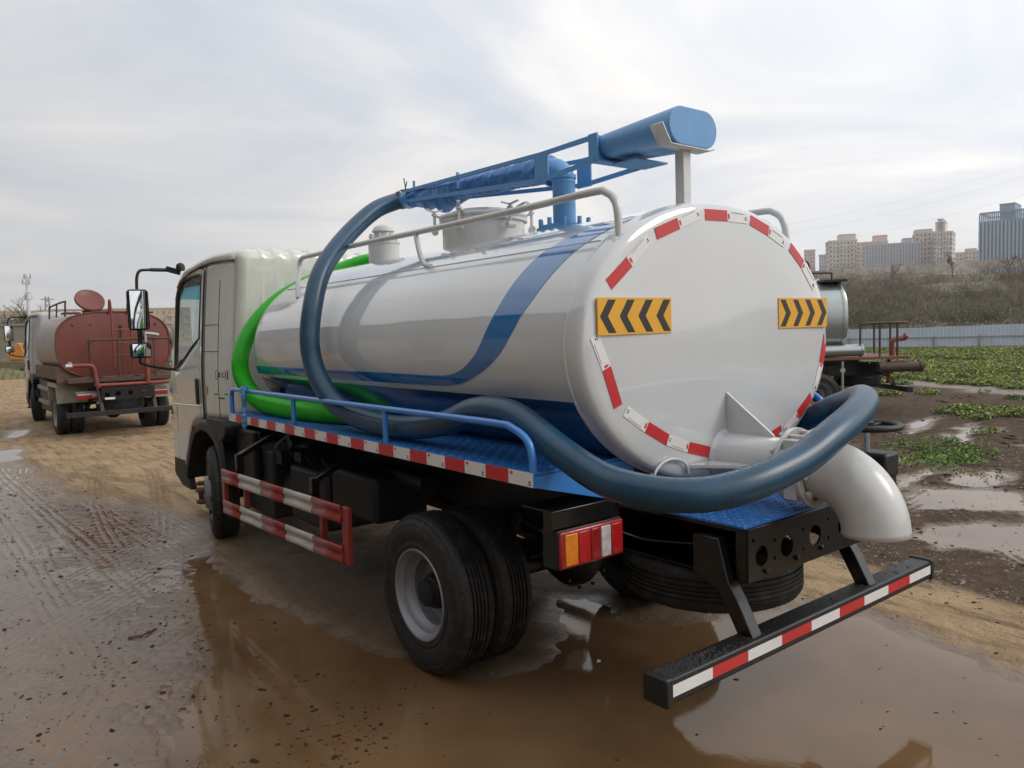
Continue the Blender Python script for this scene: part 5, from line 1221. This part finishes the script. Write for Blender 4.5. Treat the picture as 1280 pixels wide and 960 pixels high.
# mast and pylon at left
mat('galvanised', (.55, .56, .58), .5, metal=.3)
x, y, _ = at_az(6.07, 300, 0); t = empty('communications_mast', (x, y, 0), 0, 'tall thin white telecom monopole mast with antenna rings at far left', 'mast')
b = MB(); b.tube([(0, 0, 0), (0, 0, 14), (0, 0, 25)], [.75, .55, .3], 10); b.build('pole', 'galvanised', t, 60)
for z in (17, 19, 22, 24): b = MB(); b.tube([(1.1*math.cos(a), 1.1*math.sin(a), z) for a in np.linspace(0, 2*PI, 13)], .10, 5); b.build('antenna_ring', 'galvanised', t)
for k, z in enumerate((17.6, 22.6, 24.4)):
    for j in range(3):
        a = j*2.09+k; b = MB(); b.box(1.15*math.cos(a)-.18, 1.15*math.cos(a)+.18, 1.15*math.sin(a)-.12, 1.15*math.sin(a)+.12, z-.8, z+.8); b.build('antenna_panel', 'window_mid' if j else 'galvanised', t)
x, y, _ = at_az(7.1, 500, 0); t = empty('lattice_pylon', (x, y, 0), 0, 'small dark lattice pylon behind the rust red truck hatch handrail', 'pylon')
b = MB()
for sx in (-1, 1):
    for sy in (-1, 1): b.bar((sx*2.5, sy*2.5, 0), (sx*.7, sy*.7, 28.5), .35, .35)
for k in range(9):
    z0, z1 = k*3.1, k*3.1+3.1; w0, w1 = 2.5-1.8*z0/28.5, 2.5-1.8*z1/28.5
    for sy in (-1, 1): b.bar((-w0, sy*w0, z0), (w1, sy*w1, z1), .2, .2); b.bar((w0, sy*w0, z0), (-w1, sy*w1, z1), .2, .2)
b.build('lattice', 'band_dark', t, 0)
for z, w_ in ((21, 4.2), (27, 3.2)): b = MB(); b.bar((-w_, 0, z), (w_, 0, z), .4, .5); b.build('cross_arm', 'band_dark', t, 0)
# left wall, trees, machine
mat('old_render', (.20, .185, .145), .9, var=.2, vscale=.5)
a = at_az(1.5, 52, 0); c = at_az(11, 50, 0); t = empty('yard_wall', (a[0], a[1], 0), 0, 'plain olive tan boundary wall at far left under the yellow block', 'wall')
ang = math.atan2(c[1]-a[1], c[0]-a[0]); b = MB(); b.box(0, 9, 0, .3, -.3, 2.78); w_ = b.build('wall_face', 'old_render', t); w_.rotation_euler = (0, 0, ang)
b = MB(); b.box(-.05, 9.05, -.06, .36, 2.785, 2.92); w_ = b.build('coping', 'band_dark', t); w_.rotation_euler = (0, 0, ang)
LTL = ['tall bare tree at the extreme left edge above the yellow block', 'bare tree between left edge and white mast', 'leaning bare tree just left of the white mast', 'bare tree just right of the white mast', 'small bare tree in front of the thin pylon']
for i, (az_, d_, h_) in enumerate(((4.4, 120, 10.5), (5.0, 130, 9.5), (5.7, 110, 9.8), (6.55, 118, 9.0), (7.6, 125, 8.0))):
    x, y, _ = at_az(az_, d_, 0); bare_tree(x, y, 0, h_, LTL[i], 40+i, 'bare trees at left', lean=(-.15 if i == 2 else .05), rad=1.1)
mat('machine_orange', (.42, .17, .025), .6, var=.2); mat('machine_olive', (.13, .12, .05), .7, var=.3)
x, y, _ = at_az(5.25, 47, 0); t = empty('yellow_loader', (x, y, -.1), -.3, 'old yellow and olive machine parked in front of the boundary wall', 'loader')
b = MB(); b.prism([(-.25, 1.05), (-.3, 1.5), (-.05, 1.62), (.1, 1.95), (.3, 1.9), (.42, 1.4), (.40, 1.05)], -.4, .5, 'y'); b.build('engine_hood', 'machine_orange', t, 20, .05)
b = MB(); b.box(-.9, .7, -.5, .8, .25, 1.04); b.prism([(.7, .35), (1.0, .2), (1.05, .8), (.7, 1.0)], -.8, 1.0, 'y'); b.build('frame', 'machine_olive', t, 20, .05)
for wx in (-.7, .4): b = MB(); b.lathe([(0, .1), (0, .32), (.25, .32), (.25, .1)], (wx, -.8, .32), (0, 1, 0), 20); b.build('wheel', 'rubber', t)
x, y, _ = at_az(4.35, 45, 0); t = empty('scrap_heap', (x, y, 0), 0, 'low dark heap of scrap against the wall at extreme left', 'heap')
b = MB(); rows = [[(u*1.6, v*1.0, max(-.1, .55*(1-u*u)*(1-v*v))+.12*math.sin(u*13+v*7)) for v in np.linspace(-1, 1, 12)] for u in np.linspace(-1, 1, 16)]; b.grid(rows); b.build('heap', 'machine_olive', t, 0)

# ================================================================ RUST RED TRUCK
SKIP = ('tank', 'deck', 'boom', 'outlet', 'side_valve', 'suction_hose', 'green_hose', 'hose_clamp', 'wire_end', 'mud_crumbs', 'tied_blue_rag', 'tank_saddle', 'side_guard', 'tail_lamp', 'lamp_cable', 'warning_sticker', 'name_sticker', 'reflective_tape')
red = dup(truck, (.15, 13.2, 0), 0, SKIP, 'rust red tank truck seen from behind at left, round hatch lid open', None, {'cab_paint': 'grey_cab_paint'}, name='red_tank_truck')
def sup(a, b, n, N=80):
    P = []
    for k in range(N):
        t = 2*PI*k/N; c, s = math.cos(t), math.sin(t); P.append((a*math.copysign(abs(c)**(2/n), c), b*math.copysign(abs(s)**(2/n), s)))
    return P
def sup_tank(par, a, b, zc, y0, y1, n, shell, endm, nm='tank', rim=True):
    P = sup(a, b, n); q = MB(); rows = [[(x*k, y, zc+z*k) for x, z in P] for y, k in ((y1+.06, .3), (y1+.05, .8), (y1, 1), (y0+.03, 1))]
    q.grid(rows, closed=True); sh = q.build(nm, shell, par, 40)
    q = MB(); rows = [[(x*k, y, zc+z*k) for x, z in P] for y, k in ((y0+.05, 1.001), (y0+.05, 1.012), (y0-.005, 1.014), (y0-.02, 1.006), (y0-.02, .985), (y0-.0, .975), (y0-.03, .7), (y0-.04, .3), (y0-.04, .001))]
    q.grid(rows, closed=True); q.build('end_plate', endm, sh, 40); return sh
sh = sup_tank(red, .955, .605, 1.655, .42, 3.15, 2.9, 'steel_shell', 'red_tank_paint')
for x, z in ((-.66, 2.03), (-.38, 2.03), (.72, 2.03)): b = MB(); b.disc((x, .385, z), (0, 1, 0), .022, .03, 10); b.build('stud', 'red_pipe_paint', sh)
# side valance boxes, platform
for s in (-1, 1):
    b = MB(); b.box(*sorted((s*.97, s*.60)), .46, 3.2, 1.085, 1.27); b.box(*sorted((s*.985, s*.96)), .46, 3.2, 1.05, 1.29); b.box(*sorted((s*.99, s*.96)), .46, 3.2, 1.20, 1.215); b.build('side_valance', 'primer_brown', red, 0, .004)
b = MB(); b.box(-.87, .87, -.12, .40, 1.0, 1.06); b.build('rear_platform', 'rusty_rail', red, 0)
b = MB(); b.prism([(-.98, 1.08), (-.98, 1.0), (-.6, .88), (.6, .88), (.98, 1.0), (.98, 1.08)], .30, .46, 'y'); b.build('rear_skirt', 'primer_brown', red, 0)
def frame_rail(par, pts, r, m, nm, n=5):
    q = MB(); q.tube(smooth_path(pts, n), r, 10); return q.build(nm, m, par, 50)
# ladder
for x in (-.075, .235): frame_rail(red, [(x, .40, 2.22), (x, .36, 2.36), (x, .30, 2.46), (x, .22, 2.42), (x, .20, 2.25), (x, .20, 1.7), (x, .20, 1.25)], .018, 'red_pipe_paint', 'ladder_rail')
for z in (1.45, 1.68, 1.92): b = MB(); b.tube([(-.075, .2, z), (.235, .2, z)], .012, 8); b.build('ladder_rung', 'red_pipe_paint', red)
# rail frame round the platform
frame_rail(red, [(-.50, -.08, 1.05), (-.50, -.08, 1.70), (-.49, -.08, 1.735), (-.44, -.08, 1.74), (.80, -.08, 1.74), (.85, -.08, 1.735), (.86, -.08, 1.70), (.86, -.08, 1.05)], .018, 'rusty_rail', 'platform_rail')
for x in (-.05, .55): b = MB(); b.tube([(x, -.08, 1.05), (x, -.08, 1.73)], .015, 8); b.build('rail_post', 'rusty_rail', red)
b = MB(); b.tube([(-.46, .28, 1.05), (-.46, .28, 1.70), (-.46, -.06, 1.70)], .015, 8); b.build('rail_post', 'rusty_rail', red)
frame_rail(red, [(-.86, -.10, 1.30), (-.55, -.12, 1.30), (-.47, -.12, 1.24), (-.45, -.12, 1.12), (-.43, -.12, .98), (-.36, -.12, .94), (.72, -.12, .94), (.88, -.12, .97), (.95, -.12, 1.05), (.97, -.12, 1.25)], .036, 'red_pipe_paint', 'spray_pipe')
for x in (-.42, .93):
    b = MB(); b.tube([(x, -.13, .96), (x, -.13, .80)], .038, 12); b.build('drop_pipe', 'red_pipe_paint', red); b = MB(); b.disc((x, -.13, .78), (0, 0, 1), .045, .05, 10); b.disc((x, -.13, .70), (0, 0, 1), .030, .12, 10); b.disc((x, -.13, .63), (0, 0, 1), .05, .03, 12); b.box(x-.10, x-.02, -.15, -.11, .75, .78); b.build('drain_valve', 'steel', red)
b = MB(); b.tube([(-.90, -.10, 1.30), (-.78, -.10, 1.30)], .04, 10); b.box(-.86, -.80, -.12, -.08, 1.30, 1.37); b.build('side_nozzle', 'steel', red)
b = MB(); b.tube([(.40, -.12, .95), (.40, -.12, 1.58)], .045, 14); b.build('riser_pipe', 'red_pipe_paint', red); b = MB(); b.tube([(.40, -.12, 1.84), (.55, -.16, 1.82), (.62, -.18, 1.80)], .03, 10); b.tube([(.40, -.12, 1.55), (.40, -.12, 1.85)], .03, 10); b.build('water_gun', 'steel', red)
b = MB(); b.tube([(.1, .36, 1.78), (.1, .36, 1.98)], .012, 8); b.disc((.1, .36, 1.99), (0, 0, 1), .03, .02, 10); b.build('level_gauge', 'rusty_rail', red)
# hatch with open lid
b = MB(); b.lathe([(0, .27), (.10, .27), (.10, .25)], (-.1, 1.25, 2.22), (0, 0, 1), 32); b.build('hatch_collar', 'red_pipe_paint', red)
b = MB(); b.lathe([(0, 0), (0, .20), (.010, .215), (.010, .255), (-.03, .26), (-.04, .25), (-.04, 0)], (-.27, 1.0, 2.50), (.10, -.72, .60), 40); b.build('hatch_lid', 'red_tank_paint', red, 40)
b = MB(); b.bar((-.34, 1.1, 2.30), (-.36, 1.05, 2.42), .02, .03, up=(0, 1, 0)); b.bar((-.2, 1.1, 2.30), (-.22, 1.05, 2.40), .02, .03, up=(0, 1, 0)); b.build('lid_hinge', 'rusty_rail', red)
frame_rail(red, [(-.74, .70, 2.18), (-.72, .72, 2.42), (-.71, .80, 2.46), (-.71, 1.6, 2.46), (-.71, 2.7, 2.44), (-.71, 2.8, 2.42), (-.72, 2.82, 2.2)], .017, 'rusty_rail', 'top_handrail')
b = MB(); b.tube([(-.71, 1.8, 2.46), (-.73, 1.8, 2.20)], .014, 8); b.build('rail_post', 'rusty_rail', red)
for x0, x1 in ((-.72, -.45), (.55, .80)): b = MB(); b.box(x0, x1, .9, 1.3, 2.24, 2.27); b.build('walkway_plate', 'rusty_rail', red)
# rear mudguards, lamps, plate, guards
for s in (-1, 1):
    b = MB(); b.prism([(.56, .62), (.58, .98), (1.66, .98), (1.66, .62), (1.62, .62), (1.60, .90), (.64, .90), (.60, .62)], *sorted((s*.98, s*.48)), 'x'); b.build('mudguard', 'dull_sheet', red, 0, .004)
    b = MB(); b.box(*sorted((s*.75, s*.30)), .05, .12, .76, .84); b.build('lamp_backing', 'dull_sheet', red); b = MB(); b.box(*sorted((s*.75, s*.30)), -.02, .05, .70, .80); b.build('tail_lamp', 'lens_red', red, 0, .008)
    b = MB(); b.box(*sorted((s*.74, s*.32)), -.024, -.018, .775, .798); b.build('lamp_strip', 'lens_clear', red)
    for z in (.52, .80): b = MB(); b.box(*sorted((s*.96, s*.92)), 1.75, 3.3, z, z+.07); b.build('guard_beam', 'dull_sheet', red)
    b = MB(); b.box(*sorted((s*.92, s*.62)), 1.7, 3.2, .38, .98); b.build('side_tank', 'black_plastic', red)
b = MB(); b.box(-.38, -.22, -.430, -.424, .70, .735); b.build('name_plate', 'tape_white', red)

# ================================================================ GREY TRUCK
RZ = math.radians(52.5)
def rot(x, y): c, s = math.cos(RZ), math.sin(RZ); return x*c-y*s, x*s+y*c
WR = Vector((9.30, 5.0)); ox, oy = rot(-.90, 1.118)
grey = dup(truck, (WR.x-ox, WR.y-oy, 0), RZ, SKIP, 'silver grey tank truck parked side on at right behind the big white tank', None, {'cab_paint': 'grey_cab_paint'}, name='grey_tank_truck')
sh = sup_tank(grey, .90, .66, 1.73, .62, 3.6, 2.7, 'stainless', 'stainless')
b = MB(); b.box(-.95, .95, -.42, 3.6, 1.0, 1.045); b.build('platform', 'platform_red', grey, 0, .004)
b = MB(); b.tube([(-.84, .35, 1.16), (-.84, 3.4, 1.16)], .10, 18); b.disc((-.84, .36, 1.16), (0, 1, 0), .112, .03, 20); b.build('hose_tube', 'stainless', grey, 40)
frame_rail(grey, [(-.88, .38, 1.04), (-.88, .38, 1.56), (-.88, .33, 1.60), (-.88, .2, 1.61), (-.88, -.40, 1.61), (-.5, -.42, 1.61), (.5, -.42, 1.61)], .018, 'rusty_rail', 'platform_rail', 4)
for p in ((-.88, .05), (-.88, -.25), (-.3, -.42), (.3, -.42)): b = MB(); b.tube([(p[0], p[1], 1.04), (p[0], p[1], 1.6)], .02, 8); b.build('rail_post', 'rusty_rail', grey)
b = MB(); b.tube(smooth_path([(-.70, -.25, 1.04), (-.70, -.25, 1.26), (-.70, -.30, 1.32), (-.70, -.45, 1.34), (-.70, -.50, 1.38)], 5), .045, 12); b.disc((-.70, -.47, 1.36), (0, 1, .4), .065, .04, 12); b.build('standpipe', 'red_pipe_paint', grey, 40)
b = MB(); b.tube([(-.92, .10, .86), (-.92, -.62, .86)], .085, 16, rf=None); b.disc((-.92, -.62, .86), (0, 1, 0), .098, .05, 16); b.build('wrapped_outlet', 'rusty_rail', grey, 40)
b = MB(); b.tube([(-.95, .72, .98), (-.95, .72, .35)], .022, 10); b.box(-.97, -.93, .68, .76, .80, .86); b.build('drain_pipe', 'steel', grey)
b = MB(); b.tube([(-.70, -.2, .98), (-.70, -.2, .62)], .03, 10); b.disc((-.70, -.2, .60), (0, 0, 1), .05, .05, 10); b.build('drop_valve', 'red_pipe_paint', grey)
frame_rail(grey, [(-.25, 1.0, 2.35), (-.25, 1.0, 2.65), (-.25, 1.06, 2.74), (-.25, 1.18, 2.76), (-.25, 1.28, 2.70), (-.25, 1.30, 2.35)], .016, 'rusty_rail', 'top_loop')
frame_rail(grey, [(-.6, .75, 2.28), (-.6, .75, 2.46), (-.6, .80, 2.50), (-.6, 1.3, 2.50), (-.6, 2.8, 2.50), (-.6, 2.9, 2.3)], .016, 'rusty_rail', 'top_handrail')
b = MB(); b.box(-.75, -.45, .54, .95, 2.34, 2.38); b.box(-.62, -.58, .60, .66, 2.2, 2.34); b.build('work_lamp_bracket', 'black_plastic', grey)

# unseen shed added to the west, giving the polished tank side a dark band
mat('shed_wall', (.14, .14, .145), .8, var=.2, vscale=.3); mat('shed_roof', (.20, .19, .18), .7)
sh_ = empty('added_shed', (-10, -6, 0), 0, 'long grey shed added out of view, mirrored as a dark band in the tank side', 'shed')
b = MB(); b.box(-8, 0, -24, 46, -.1, 8.6); b.build('wall', 'shed_wall', sh_, 0)
b = MB(); b.prism([(-8.4, 8.61), (.4, 8.61), (.4, 8.75), (-4, 10.4), (-8.4, 8.75)], -24.3, 46.3, 'y'); b.build('roof', 'shed_roof', sh_, 0)
for k in range(11):
    b = MB(); b.box(.005, .06, -22+5.6*k, -18.4+5.6*k, 0, 3.6); b.build('shutter_door', 'dull_sheet', sh_, 0)
# ================================================================ HAZE
hz_ = MB(); hz_.box(-640, 900, -640, 900, -2.2, 70)
hm = bpy.data.materials.new('haze_air'); hm.use_nodes = True; hm.node_tree.nodes.remove(hm.node_tree.nodes['Principled BSDF'])
hv_ = hm.node_tree.nodes.new('ShaderNodeVolumePrincipled'); hv_.inputs['Color'].default_value = (.98, .98, .99, 1); hv_.inputs['Density'].default_value = .0004; hv_.inputs['Anisotropy'].default_value = .2
hm.node_tree.links.new(hv_.outputs[0], hm.node_tree.nodes['Material Output'].inputs['Volume']); M['haze_air'] = hm
hz_.build('haze', 'haze_air', None, 0, kind='stuff')
